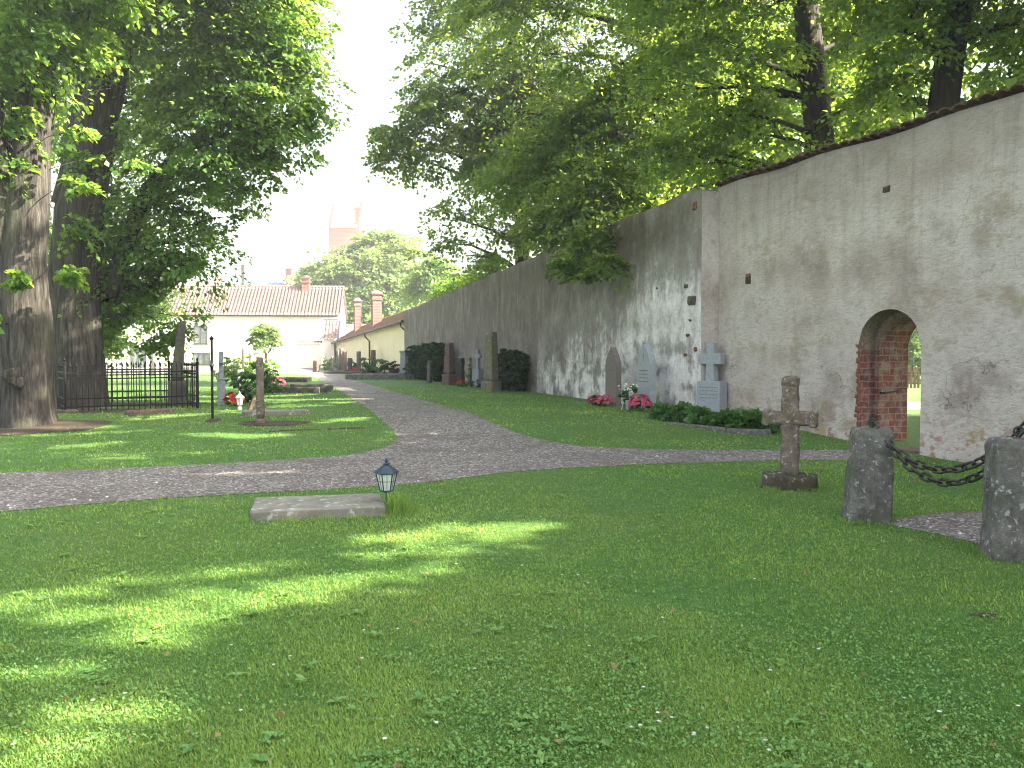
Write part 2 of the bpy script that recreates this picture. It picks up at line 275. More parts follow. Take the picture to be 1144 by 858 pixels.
# ------------------------------------------------------------------ mesh helpers
class MB:
    def __init__(s): s.v, s.f, s.uv = [], [], None
    def add(s, vs, fs):
        o = len(s.v); s.v += [tuple(v) for v in vs]; s.f += [tuple(i + o for i in f) for f in fs]; return s
    def box(s, c, d, rz=0, top=1.0, tilt=None):
        x, y, z = d[0] / 2, d[1] / 2, d[2] / 2
        vs = [Vector((sx * x * (top if sz > 0 else 1), sy * y * (top if sz > 0 else 1), sz * z)) for sz in (-1, 1) for sx, sy in ((-1, -1), (1, -1), (1, 1), (-1, 1))]
        m = Matrix.Rotation(rz, 3, 'Z')
        if tilt is not None: m = m @ tilt
        vs = [m @ v + Vector(c) for v in vs]
        return s.add(vs, [(3, 2, 1, 0), (4, 5, 6, 7), (0, 1, 5, 4), (1, 2, 6, 5), (2, 3, 7, 6), (3, 0, 4, 7)])
    def prism(s, prof, y0, y1):          # profile in local x,z (counter clockwise seen from -y)
        n = len(prof); vs = [(x, y0, z) for x, z in prof] + [(x, y1, z) for x, z in prof]
        fs = [tuple(range(n)), tuple(reversed(range(n, 2 * n)))] + [(i, i + n, (i + 1) % n + n, (i + 1) % n) for i in range(n)]
        return s.add(vs, fs)
    def tube(s, pts, rad, n=8, rough=0, caps=True, sq=1, seed=0):
        pts = [Vector(p) for p in pts]; vs = []; fs = []
        for i, p in enumerate(pts):
            d = (pts[min(i + 1, len(pts) - 1)] - pts[max(i - 1, 0)]).normalized()
            a = d.orthogonal().normalized() if abs(d.z) < .999 else Vector((1, 0, 0))
            if abs(d.z) < .999 or True:
                ref = Vector((0, 1, 0)) if abs(d.y) < .9 else Vector((1, 0, 0))
                a = ref.cross(d).normalized()
            b = d.cross(a)
            r = rad[i] if hasattr(rad, '__len__') else rad
            for k in range(n):
                th = 2 * math.pi * k / n; rr = r
                if rough:
                    q = Vector((math.cos(th) * 1.6, math.sin(th) * 1.6, p.z * .5 + seed))
                    rr = r * (1 + rough * mnoise.noise(q * 1.3) + rough * .6 * mnoise.noise(Vector((q.x * 4, q.y * 4, q.z))))
                vs.append(p + a * (rr * math.cos(th)) + b * (rr * math.sin(th)))
        for i in range(len(pts) - 1):
            for k in range(n):
                k2 = (k + 1) % n; fs.append((i * n + k, i * n + k2, (i + 1) * n + k2, (i + 1) * n + k))
        if caps: fs += [tuple(reversed(range(n))), tuple(range((len(pts) - 1) * n, len(pts) * n))]
        return s.add(vs, fs)
    def lathe(s, prof, n=12, c=(0, 0, 0), rot=0):
        vs = []; fs = []
        for r, z in prof:
            for k in range(n):
                th = 2 * math.pi * k / n + rot; vs.append((c[0] + r * math.cos(th), c[1] + r * math.sin(th), c[2] + z))
        for i in range(len(prof) - 1):
            for k in range(n):
                k2 = (k + 1) % n; fs.append((i * n + k, i * n + k2, (i + 1) * n + k2, (i + 1) * n + k))
        fs += [tuple(reversed(range(n))), tuple(range((len(prof) - 1) * n, len(prof) * n))]
        return s.add(vs, fs)
    def rough(s, c, d, rz=0, rnd=.03, amp=.01, cuts=7, top=(1, 1), lean=(0, 0), fr=4, seed=0, sub=None):
        """rounded, weathered stone block; c = centre of its base"""
        bm = bmesh.new(); bmesh.ops.create_cube(bm, size=2)
        bmesh.ops.subdivide_edges(bm, edges=bm.edges, cuts=cuts, use_grid_fill=True)
        H = Vector((d[0] / 2, d[1] / 2, d[2] / 2)); m = Matrix.Rotation(rz, 3, 'Z'); vs = []
        for v in bm.verts:
            p = Vector((v.co.x * H.x, v.co.y * H.y, v.co.z * H.z))
            q = Vector([max(-(H[i] - rnd), min(H[i] - rnd, p[i])) for i in range(3)]); e = p - q
            if e.length > 1e-6: p = q + e.normalized() * rnd; nr = e.normalized()
            else: nr = Vector((0, 0, 0))
            sd = Vector((seed * 3.1, seed * 1.7, seed * 5.3))
            p += nr * (amp * (mnoise.noise(p * fr + sd) * 1.4 + .7 * mnoise.noise(p * fr * 3.3 + sd)))
            f = (p.z + H.z) / (2 * H.z)
            p.x *= 1 + (top[0] - 1) * f; p.y *= 1 + (top[1] - 1) * f
            p.x += lean[0] * f; p.y += lean[1] * f; p.z += H.z
            vs.append(m @ p + Vector(c))
        bm.verts.index_update(); fs = [[v.index for v in f.verts] for f in bm.faces]; bm.free()
        return s.add(vs, fs)
    def build(s, name, mat, parent=None, loc=(0, 0, 0), rz=0, smooth=False, bevel=0):
        me = bpy.data.meshes.new(name); me.from_pydata(s.v, [], s.f); me.update()
        if smooth: me.polygons.foreach_set('use_smooth', [True] * len(me.polygons))
        me.materials.append(mat)
        o = bpy.data.objects.new(name, me); COL.objects.link(o); o.location = loc; o.rotation_euler = (0, 0, rz)
        if parent: o.parent = parent
        if bevel:
            b = o.modifiers.new('bevel', 'BEVEL'); b.width = bevel; b.segments = 2; b.limit_method = 'ANGLE'
        return o
def tag(o, label=None, cat=None, group=None, kind=None):
    if label: o['label'] = label
    if cat: o['category'] = cat
    if group: o['group'] = group
    if kind: o['kind'] = kind
    return o
def thing(name, label, cat, loc=(0, 0, 0), rz=0, group=None):
    o = bpy.data.objects.new(name, None); COL.objects.link(o); o.location = loc; o.rotation_euler = (0, 0, rz)
    o.empty_display_size = .2
    return tag(o, label, cat, group)

# ------------------------------------------------------------------ value noise (numpy) and the sun gaps
_g = rng.random((64, 64))
def vnoise(x, y):
    x = np.asarray(x, float) % 64; y = np.asarray(y, float) % 64
    i = np.floor(x).astype(int); j = np.floor(y).astype(int); fx = x - i; fy = y - j
    fx = fx * fx * (3 - 2 * fx); fy = fy * fy * (3 - 2 * fy); i %= 64; j %= 64; i2 = (i + 1) % 64; j2 = (j + 1) % 64
    return (_g[i, j] * (1 - fx) + _g[i2, j] * fx) * (1 - fy) + (_g[i, j2] * (1 - fx) + _g[i2, j2] * fx) * fy
def inpoly(px, py, poly):
    px = np.asarray(px, float); py = np.asarray(py, float); r = np.zeros(px.shape, bool); n = len(poly)
    for a in range(n):
        x1, y1 = poly[a]; x2, y2 = poly[a - 1]
        if y1 == y2: continue
        r ^= ((y1 > py) != (y2 > py)) & (px < (x2 - x1) * (py - y1) / (y2 - y1) + x1)
    return r
# openings in the canopy: (x, y, half length, half width, angle) of the sun flecks they let through
def fleck(p0, p1, wd):
    a, b = G(*p0), G(*p1); d = b - a
    return ((a.x + b.x) / 2, (a.y + b.y) / 2, d.length / 2 + .18, wd + .13, math.atan2(d.y, d.x))
FLECKS = [fleck((405, 604), (632, 586), .27), fleck((380, 622), (520, 612), .10), fleck((250, 678), (492, 634), .24), fleck((40, 696), (430, 645), .24), fleck((90, 718), (240, 704), .34),
          fleck((-60, 684), (140, 648), .18), fleck((-60, 848), (150, 800), .36), fleck((-60, 745), (90, 728), .16), fleck((150, 650), (330, 630), .12), fleck((0, 760), (60, 752), .06),
          fleck((200, 531), (330, 527), .14), fleck((20, 478), (130, 477), .30), fleck((130, 470), (235, 462), .35), fleck((300, 455), (400, 449), .6), fleck((60, 486), (170, 480), .12),
          fleck((345, 472), (415, 466), .25), fleck((60, 500), (150, 492), .16), fleck((200, 485), (300, 488), .22), fleck((120, 440), (220, 441), .8), fleck((240, 425), (300, 425), 2.0),
          fleck((240, 458), (285, 462), .3), fleck((300, 443), (350, 440), .5), fleck((100, 431), (210, 431), 1.0)]
def lit(qx, qy):
    r = np.zeros(qx.shape, bool)
    for (x, y, a, b, th) in FLECKS:
        dx, dy = qx - x, qy - y; c, s = math.cos(th), math.sin(th)
        u = (dx * c + dy * s) / a; v = (-dx * s + dy * c) / b
        wob = .35 * (vnoise(qx * 3.1, qy * 3.1) - .5)
        r |= u * u + v * v < 1 + wob * 2
    n = vnoise(qx * .45 + 7, qy * 1.5 + 3)
    r |= (qx < -2) & (qy > 15) & (qy < 22) & (n > .82)
    r |= (qx < -3.2) & (qy >= 22) & (qy < 40) & (n > .66)
    r |= (qx < -5) & (qy >= 40) & (qy < 46) & (n > .6)
    r |= (qy >= 46) & (qx < 25)
    r |= (qx < -11.5) & (qx > -40) & (qy > 10) & (qy < 40) & (vnoise(qx * .5, qy * .8 + 20) > .50)
    for (tx, ty, hw, a0, a1) in ((-9.6, 16.55, .75, -15.0, -13.3), (-10.5, 20.6, 1.0, -13.2, -12.6)):      # the old trunks stay in shade but for a gap or two
        band = np.abs(qy - (ty + (tx - qx) * -SUN.y / SUN.x)) < hw
        r &= ~(band & (qx < tx) & ((qx < a0) | (qx > a1)) & (qx > -26))
    r |= (qx > 8.2) & (qx < 17) & (qy > 19) & (qy < 33)
    return r

# ------------------------------------------------------------------ leaf clouds
def leaf_mesh(name, P, N, D, L, Wr, tint, mat, parent=None, fold=.12):
    n = len(P); D = D / (np.linalg.norm(D, axis=1, keepdims=True) + 1e-9)
    T = np.cross(N, D); T /= (np.linalg.norm(T, axis=1, keepdims=True) + 1e-9); N2 = np.cross(D, T)
    if hasattr(Wr, '__len__'): Wr = Wr[:, None]
    L = L[:, None]; V = np.empty((n, 4, 3))
    V[:, 0] = P; V[:, 2] = P + D * L - N2 * L * .12
    mid = P + D * L * .45 + N2 * L * fold
    V[:, 1] = mid + T * L * Wr * .5; V[:, 3] = mid - T * L * Wr * .5
    me = bpy.data.meshes.new(name); me.vertices.add(n * 4); me.vertices.foreach_set('co', V.reshape(-1).astype(np.float32))
    me.loops.add(n * 4); me.loops.foreach_set('vertex_index', np.arange(n * 4, dtype=np.int32))
    me.polygons.add(n); me.polygons.foreach_set('loop_start', np.arange(0, n * 4, 4, dtype=np.int32))
    me.update(calc_edges=True)
    at_ = me.attributes.new('tint', 'FLOAT', 'FACE'); at_.data.foreach_set('value', np.clip(tint, 0, 1).astype(np.float32))
    me.materials.append(mat); o = bpy.data.objects.new(name, me); COL.objects.link(o)
    if parent: o.parent = parent
    return o
def unit(a): return a / (np.linalg.norm(a, axis=1, keepdims=True) + 1e-9)
def cloud(lobes, per, size, spray=.5, carve=True, flat=.8, clip=None, droop=.35, tvar=.5):
    """lobes: (centre, r) or (centre, r, density). leaves grow in flat drooping sprays spread through each lobe"""
    Ps, Ns, Ds, Ls, Ts, C = [], [], [], [], [], []
    for lb in lobes:
        c, r = np.array(lb[0], float), lb[1]; den = lb[2] if len(lb) > 2 else 1
        ncl = max(3, int(.58 * den * per * r ** (2.15 if r > 1 else 1.75))); k = 58
        d = unit(rng.normal(size=(ncl, 3))); rad = rng.random(ncl) ** .42
        cc = c + d * (rad * r)[:, None] * np.array([1.12, 1.12, flat]) + rng.normal(size=(ncl, 3)) * .16 * r
        out = unit(cc - c + np.array([0, 0, .15 * r]))
        n0 = unit(np.array([0, 0, .95]) + out * .5 + rng.normal(size=(ncl, 3)) * .22)
        rs = spray * min(1, .25 + .9 * r) * (.55 + 1.0 * rng.random(ncl))
        ti = rng.random(ncl)
        i = np.repeat(np.arange(ncl), k); m = len(i)
        off = rng.normal(size=(m, 3)); off -= n0[i] * np.sum(off * n0[i], axis=1, keepdims=True)
        q = np.linalg.norm(off, axis=1, keepdims=True)
        off = off / (q + 1e-9) * (rng.random((m, 1)) ** .6)
        P = cc[i] + off * rs[i][:, None] + n0[i] * (rng.normal(size=(m, 1)) * .075 * rs[i][:, None])
        P[:, 2] -= droop * (np.linalg.norm(off, axis=1) ** 2) * rs[i]
        D = unit(off + out[i] * .5 + rng.normal(size=(m, 3)) * .45 + np.array([0, 0, -droop]))
        N = unit(n0[i] + rng.normal(size=(m, 3)) * .42)
        Ps.append(P); Ns.append(N); Ds.append(D); Ls.append(size * (.65 + .6 * rng.random(m))); Ts.append(.5 + tvar * (ti[i] - .5) + .5 * (rng.random(m) - .5)); C.append(cc)
    P = np.concatenate(Ps); N = np.concatenate(Ns); D = np.concatenate(Ds); L = np.concatenate(Ls); T = np.concatenate(Ts)
    keep = np.ones(len(P), bool)
    if carve:
        z = P[:, 2]; z = z - hgt(0, P[:, 1] - SUN.y / SUN.z * z); qx = P[:, 0] - SUN.x / SUN.z * z; qy = P[:, 1] - SUN.y / SUN.z * z
        keep &= ~(lit(qx, qy) & (rng.random(len(P)) < .985))
    if clip is not None: keep &= ~clip(P)
    return P[keep], N[keep], D[keep], L[keep], T[keep], np.concatenate(C)
def bend(a, b, n=6, sag=.0, wob=.06):
    a, b = Vector(a), Vector(b); L = (b - a).length; out = []
    ph = Vector((random.uniform(-1, 1), random.uniform(-1, 1), random.uniform(-.3, .6)))
    for i in range(n + 1):
        f = i / n; p = a.lerp(b, f); s_ = math.sin(f * math.pi)
        p += ph * (wob * L * s_) + Vector((0, 0, sag * L * s_)) + Vector((random.uniform(-1, 1), random.uniform(-1, 1), random.uniform(-1, 1))) * (.012 * L * s_)
        out.append(p)
    return out
def tree(name, label, trunk, lobes, leaf='maple', per=34, size=.12, bark='dark_bark', spray=.5, forks=(), carve=True, clip=None, limb_r=.11, n=16, tr=.10, twigs=.12, group=None, droop=.35, burls=(), limbs=True):
    """trunk: list of (point, radius) in world coordinates, from the ground up"""
    base = Vector(trunk[0][0]); root = thing(name, label, 'tree', base, 0, group)
    off = lambda v: Vector(v) - base
    b = MB()
    def smoothpath(path, k=5):
        P, Rr = [], []
        for i in range(len(path) - 1):
            for j in range(k):
                f = j / k; P.append(Vector(path[i][0]).lerp(Vector(path[i + 1][0]), f)); Rr.append(path[i][1] * (1 - f) + path[i + 1][1] * f)
        P.append(Vector(path[-1][0])); Rr.append(path[-1][1]); return P, Rr
    P, Rr = smoothpath(trunk, 6)
    b.tube([off(p) for p in P], Rr, n, tr, seed=base.x)
    allp = list(zip(P, Rr))
    for fk in forks:
        p2, r2 = smoothpath(fk, 6); b.tube([off(p) for p in p2], r2, max(8, n - 4), tr, seed=base.y); allp += list(zip(p2, r2))
    cen = []
    if limbs:
        for lb in lobes:
            c = Vector(lb[0])
            cand = [(p, r) for p, r in allp if p.z < c.z - .1 and p.z > base.z + 2.0] or [(p, r) for p, r in allp if p.z > base.z + 1.2]
            p, r = min(cand, key=lambda q: (q[0] - c).length + .25 * abs((c.z - q[0].z) - .45 * (c - q[0]).length))
            path = bend(p, c, 7, .06, .07); r0 = min(r * .6, limb_r * (.5 + .3 * lb[1])) if lb[1] > .55 else .012
            b.tube([off(q) for q in path], [r0 * (1 - .8 * i / 7) for i in range(8)], 6)
            cen.append((path, r0))
    Pn, N, D, L, T, C = cloud(lobes, per, size, spray, carve, clip=clip, droop=droop)
    k = 0
    for q in C:
        if random.random() < twigs and cen:
            path, r0 = min(cen[:], key=lambda pr: (pr[0][-1] - Vector(q)).length)
            s_ = path[random.choice((4, 5, 6, 7))]
            b.tube([off(x) for x in bend(s_, q, 3, .04, .08)], [.022, .016, .011, .006], 3, caps=False)
    for (p, r) in burls:
        b.rough(off(p) - Vector((0, 0, r)), (2 * r, 2 * r, 2 * r), 0, r * .95, r * .25, 6, fr=5, seed=r)
    tk = b.build('trunk', M[bark], root, smooth=True)
    leaf_mesh('crown', Pn - np.array(base), N, D, L, .8, T, M[leaf], root)
    return root
def shrub(name, label, cat, lobes, leaf, per=120, size=.05, spray=.12, clip=None, group=None, stem=True, flowers=None, base=None, dens=1):
    c0 = Vector(lobes[0][0]); base = Vector(base) if base is not None else Vector((c0.x, c0.y, hz(c0.x, c0.y)))
    root = thing(name, label, cat, base, 0, group)
    P, N, D, L, T, C = cloud(lobes, per, size, spray, False, clip=clip, flat=1.0, droop=.15)
    k = P[:, 2] > base.z + .01; P, N, D, L, T = P[k], N[k], D[k], L[k], T[k]
    leaf_mesh('foliage', P - np.array(base), N, D, L, .75, T, M[leaf], root)
    if stem:
        b = MB()
        for q in C[::max(1, len(C) // 14)]: b.tube([Vector((0, 0, -.03)), Vector((q - np.array(base)) * .5) + Vector((0, 0, .02)), Vector(q - np.array(base))], [.012, .008, .004], 4)
        b.build('stem', M['dark_bark'], root)
    if flowers:
        mat, n, fs = flowers
        idx = []
        for lb in lobes:
            d = unit(rng.normal(size=(n, 3))); d[:, 2] = np.abs(d[:, 2]) * 1.0
            idx.append(np.array(lb[0]) + d * np.array([1.15, 1.15, 1.1]) * lb[1])
        Q = np.concatenate(idx); nn = 7; i = np.repeat(np.arange(len(Q)), nn); ang = np.tile(np.arange(nn) * 2 * np.pi / nn, len(Q))
        axis = unit(Q - np.array(lobes[0][0]) + np.array([0, 0, .1]) + rng.normal(size=Q.shape) * .05)[i]
        a = unit(np.cross(axis, rng.normal(size=axis.shape))); bb = np.cross(axis, a)
        Dd = a * np.cos(ang)[:, None] + bb * np.sin(ang)[:, None] + axis * .35
        leaf_mesh('blossom', Q[i] - np.array(base), axis, Dd, np.full(len(i), fs), .9, rng.random(len(Q))[i], M[mat], root)
    return root

# ------------------------------------------------------------------ ground, paths
def pg(pts): return [(lambda p: (p.x, p.y))(G(*q)) for q in pts]
PATH = pg([(-160, 584), (0, 571), (100, 563.5), (200, 556), (300, 550.5), (400, 545), (470, 540), (560, 528.5), (650, 522), (740, 518), (850, 515), (945, 514), (1000, 510.5),
           (975, 502), (945, 503), (870, 503), (800, 502.5), (720, 502), (650, 499), (610, 493), (580, 485), (545, 470.5), (500, 455), (440, 437.5), (405, 427.5), (385, 421.5)])
PATH += [(-11.5, 56.5), (-13.5, 62), (-14.2, 79.0), (-60, 75.5), (-60, 57), (-15.5, 55.5)]
PATH += pg([(343, 419), (350, 421.5), (365, 428), (385, 440), (405, 453), (425, 468), (440, 482), (443, 492), (430, 501), (380, 509.5), (300, 515), (200, 520.5), (100, 525), (0, 528.5), (-160, 535)])
SIDE = pg([(985, 584), (1002, 580), (1030, 575.5), (1060, 573), (1105, 572), (1250, 570)]) + [(8.6, 7.4), (9.7, 4.4), (6.4, 4.6)] + pg([(1180, 645), (1105, 610), (1050, 598), (1000, 588)])
def rough_poly(poly, step=.25, amp=.05):
    out = []
    for i in range(len(poly)):
        a, b = Vector(poly[i]), Vector(poly[(i + 1) % len(poly)]); L = (b - a).length; n = max(1, min(60, int(L / step)))
        nr = Vector((-(b - a).y, (b - a).x)).normalized() if L > 0 else Vector((0, 0))
        for k in range(n):
            p = a.lerp(b, k / n); out.append(tuple(p + nr * amp * (mnoise.noise(Vector((p.x * 1.9, p.y * 1.9, 0))) + .6 * mnoise.noise(Vector((p.x * 6, p.y * 6, 3))))))
    return out
PATH = rough_poly(PATH); SIDE = rough_poly(SIDE)
def sheet(name, poly, mat, dz, label=None):
    pts = [Vector(p) for p in poly]; e = [(i, (i + 1) % len(pts)) for i in range(len(pts))]
    xs, ys = [p[0] for p in poly], [p[1] for p in poly]
    gx, gy = np.meshgrid(np.arange(max(min(xs), -16), min(max(xs), 9), .45), np.arange(max(min(ys), 11), min(max(ys), 20.5), .45))
    gx = gx.ravel() + .011; gy = gy.ravel() + .013
    if len(gx):
        k = inpoly(gx, gy, poly); pts += [Vector((a, b)) for a, b in zip(gx[k], gy[k])]
    v, _, f, *_ = delaunay_2d_cdt(pts, e, [list(range(len(poly)))], 1, 1e-5)
    b = MB(); b.add([(p.x, p.y, hz(p.x, p.y) + dz) for p in v], f)
    o = b.build(name, mat); tag(o, label, kind='structure'); return o
ax = np.unique(np.concatenate([np.linspace(-700, -60, 9), np.linspace(-60, -22, 20), np.arange(-22, 16, .5), np.linspace(16, 60, 12), np.linspace(60, 700, 9)]))
ay = np.unique(np.concatenate([np.linspace(-300, -10, 7), np.arange(-10, 11, 1.), np.arange(11, 20.5, .25), np.linspace(21, 90, 24), np.linspace(90, 900, 9)]))
gb = MB(); gb.v = [(x, y, hz(x, y)) for y in ay for x in ax]; nx = len(ax)
gb.f = [(j * nx + i, j * nx + i + 1, (j + 1) * nx + i + 1, (j + 1) * nx + i) for j in range(len(ay) - 1) for i in range(nx - 1)]
tag(gb.build('ground', M['ground'], smooth=True), kind='structure')
sheet('gravel_path', PATH, M['gravel'], .006); sheet('gravel_area', SIDE, M['gravel'], .006)
def soil(cx, cy, rx, ry, rz=0, seed=0, dz=.005):
    out = []
    for k in range(30):
        th = 2 * math.pi * k / 30; r = 1 + .35 * mnoise.noise(Vector((math.cos(th) * 1.5, math.sin(th) * 1.5, seed)))
        x, y = rx * r * math.cos(th), ry * r * math.sin(th); out.append((cx + x * math.cos(rz) - y * math.sin(rz), cy + x * math.sin(rz) + y * math.cos(rz)))
    return out
SOILS = []
for i, (px, py, rx, ry) in enumerate([(1102, 688, .09, .035), (305, 473, .75, .35), (25, 477, 1.6, 1.0), (100, 459, 1.6, .7), (150, 452, 2.0, .8), (238, 470, .14, .3)]):
    p = G(px, py); s_ = soil(p.x, p.y, rx, ry, 0, i * 3.3); SOILS.append(s_); sheet('bare_soil', s_, M['soil'], .012 if i == 5 else .008 + .002 * (i % 3))

# ------------------------------------------------------------------ walls
def seg_local(a, b):
    d = Vector((b[0] - a[0], b[1] - a[1])); return d.length, math.atan2(d.y, d.x)
RW0, RW1 = (4.42, 18.40), (16.6, -14.6)        # right wall, from the joint towards and past the camera
LW0, LW1 = (4.04, 18.20), (-6.55, 51.8)        # left wall, from the joint away
EYEB = 3.55
def wall_mesh(L, T, ztop, zbot, opening=None, du=.22, nz=26, amp=.03, seed=0, holes=()):
    """local: u along +x, front face at y=0 (towards -y), back at y=T."""
    us = list(np.linspace(0, L, int(L / du) + 1)); b = MB()
    if opening: u0, u1, arch = opening; us = sorted(set([u for u in us if abs(u - u0) > .05 and abs(u - u1) > .05] + [u0, u1] + list(np.linspace(u0, u1, 15))))
    cells = []
    for i in range(len(us) - 1):
        ua, ub = us[i], us[i + 1]; mid = (ua + ub) / 2
        ins = opening and u0 < mid < u1
        cells.append((ua, ub, ins))
    def disp(u, z, edge):
        q = Vector((u * .5, z * .5, seed)); v = amp * (mnoise.noise(q) + .5 * mnoise.noise(q * 3.1) + .22 * mnoise.noise(q * 8))
        return v * edge
    def edgef(u, z):
        f = min(1, min(u, L - u) / .3 + .0)
        if opening:
            du_ = max(u0 - u, u - u1, 0); dz_ = max(z - arch((min(max(u, u0), u1))), 0) if du_ == 0 else 0
            if z < arch(min(max(u, u0), u1)) + .4: f = min(f, max(0, min(1, math.hypot(du_, dz_) / .35)))
        return f
    vid = {}
    def V(p):
        k = tuple(round(c, 4) for c in p[:2]) + (round(p[2], 4),)
        if k not in vid: vid[k] = len(b.v); b.v.append(p)
        return vid[k]
    for ua, ub, ins in cells:
        za, zb = (arch(ua), arch(ub)) if ins else (zbot, zbot)
        ta, tb = ztop(ua), ztop(ub)
        for j in range(nz):
            f0, f1 = j / nz, (j + 1) / nz; q = []
            for u, zl, zt, f in ((ua, za, ta, f0), (ub, zb, tb, f0), (ub, zb, tb, f1), (ua, za, ta, f1)):
                z = zl + (zt - zl) * f; q.append(V((u, disp(u, z, edgef(u, z)), z)))
            b.f.append(tuple(q))
        bk = [V((ua, T, za)), V((ub, T, zb)), V((ub, T, tb)), V((ua, T, ta))]; b.f.append(tuple(reversed(bk)))
        ra, rb = ta + .02 * T, tb + .02 * T
        fr = [V((ua, disp(ua, ta, edgef(ua, ta)), ta)), V((ub, disp(ub, tb, edgef(ub, tb)), tb)), V((ub, T / 2, rb)), V((ua, T / 2, ra))]
        b.f.append(tuple(fr)); b.f.append((fr[3], fr[2], bk[2], bk[3]))
    for u, rev in ((0, False), (L, True)):
        q = [V((u, disp(u, zbot, edgef(u, zbot)), zbot)), V((u, 0, ztop(u))), V((u, T / 2, ztop(u) + .02 * T)), V((u, T, ztop(u))), V((u, T, zbot))]
        b.f.append(tuple(q if rev else reversed(q)))
    return b
TW = 1.0
L_r, a_r = seg_local(RW0, RW1)
def u_at(px):      # distance along the right wall where the picture column px meets it
    k = (px - CX) / FPX; d = Vector((RW1[0] - RW0[0], RW1[1] - RW0[1])).normalized()
    return (RW0[0] - k * RW0[1]) / (k * d.y - d.x)
DU0, DU1 = u_at(958), u_at(1029)
def mk_arch(u0, u1, zs, rise): 
    return lambda u: zs + rise * math.sqrt(max(0, 1 - ((2 * (u - u0) / (u1 - u0) - 1)) ** 2)) ** 1.05
arch = mk_arch(DU0, DU1, 1.72, .60)
def topz_r(u): return 1.6 + EYEB + .02 * math.sin(u * .9) + .02 * math.sin(u * 2.3)
# the wall's front must look to -y local with u running from the joint towards the camera: direction a_r, front on the left-hand (churchyard) side
wr = thing('churchyard_wall', 'high beige plastered wall with the arched brick doorway and a tile coping', 'wall', (RW0[0], RW0[1], 0), a_r)
WB = wall_mesh(L_r, TW, topz_r, -.3, (DU0, DU1, arch), nz=34, amp=.035, seed=2)
WB.f = [tuple(f) for f in WB.f]
# local +y must point away from the churchyard: rotating by a_r (pointing to -y world) puts +y local towards +x world
WB.build('plaster_wall', M['plaster'], wr, smooth=True)
# brick reveal: the arch lining through the thickness in two steps, with UVs in metres
def reveal():
    me = bpy.data.meshes.new('brick_reveal'); bm = bmesh.new(); uvl = bm.loops.layers.uv.new('UVMap')
    def ring(inset, y):
        u0, u1 = DU0 + inset, DU1 - inset; ar = mk_arch(u0, u1, 1.72 - inset * .2, .60 - inset)
        P = [(u0, y, z) for z in np.linspace(-.3, 1.72 - inset * .2, 9)[:-1]]
        P += [(u, y, ar(u)) for u in [u0 + (u1 - u0) * (1 - math.cos(math.pi * k / 16)) / 2 for k in range(17)]]
        P += [(u1, y, z) for z in np.linspace(1.72 - inset * .2, -.3, 9)[1:]]
        return P
    rings = [(ring(-.012, .004), 0), (ring(.0, .36), .36), (ring(.10, .37), .47), (ring(.10, TW), .47 + TW - .37)]
    for (A, va), (B, vb) in zip(rings[:-1], rings[1:]):
        s = 0
        for i in range(len(A) - 1):
            ds = (Vector(A[i + 1]) - Vector(A[i])).length
            vs = [bm.verts.new(p) for p in (A[i], B[i], B[i + 1], A[i + 1])]; f = bm.faces.new(vs)
            for lp, uv in zip(f.loops, ((va, s), (vb, s), (vb, s + ds), (va, s + ds))): lp[uvl].uv = uv
            s += ds
    bm.to_mesh(me); bm.free(); me.materials.append(M['brick'])
    o = bpy.data.objects.new('brick_reveal', me); COL.objects.link(o); o.parent = wr
reveal()
hb = MB(); hb.tube([(DU0 + .10, .40, .93), (DU0 + .155, .42, .93), (DU0 + .155, .75, .96)], [.02, .016, .012], 6); hb.build('iron_hook', M['iron'], wr)
for i in range(15):
    z = .02 + i * .118 + random.uniform(-.015, .015); w_ = random.uniform(.03, .085)
    MB().rough((DU0 - w_ / 2 + .015, .0205, z), (w_, .05, random.uniform(.07, .115)), 0, .012, .012, 5, fr=9, seed=i).build('exposed_brick', M['raw_brick'], wr, smooth=True)
# threshold
MB().rough((((DU0 + DU1) / 2), TW / 2, -.04), (DU1 - DU0 - .3, TW - .04, .1), 0, .02, .01, 5).build('doorstep', M['brown_stone'], wr, smooth=True)
# coping: barrel tiles laid across the top
tb = MB()
for i in range(int((L_r - .2) / .235)):
    u = .1 + i * .235 + random.uniform(-.012, .012)
    for sgn in (1, -1):
        y0 = -.07 + random.uniform(-.025, .02) if sgn > 0 else TW + .09; y1 = TW / 2; z0 = topz_r(u) + random.uniform(-.012, .012) + (.05 if sgn > 0 else 0); z1 = topz_r(u) + .05 - (.06 if sgn > 0 else -.0)
        vs, fs = [], []
        for k in range(7):
            th = math.pi * k / 6; cx_, cz_ = .122 * math.cos(th), .058 * math.sin(th)
            for (yy, zz) in ((y0, z0 + .0), (y1, z1 - .02)):
                vs.append((u + cx_, yy, zz + cz_)); vs.append((u + cx_ * .84, yy + .001, zz + cz_ * .8 - .012))
        for k in range(6):
            o = k * 4; fs += [(o, o + 4, o + 6, o + 2), (o + 1, o + 3, o + 7, o + 5), (o, o + 1, o + 5, o + 4)]
        tb.add(vs, fs)
tb.build('tile_coping', M['coping'], wr, smooth=False)
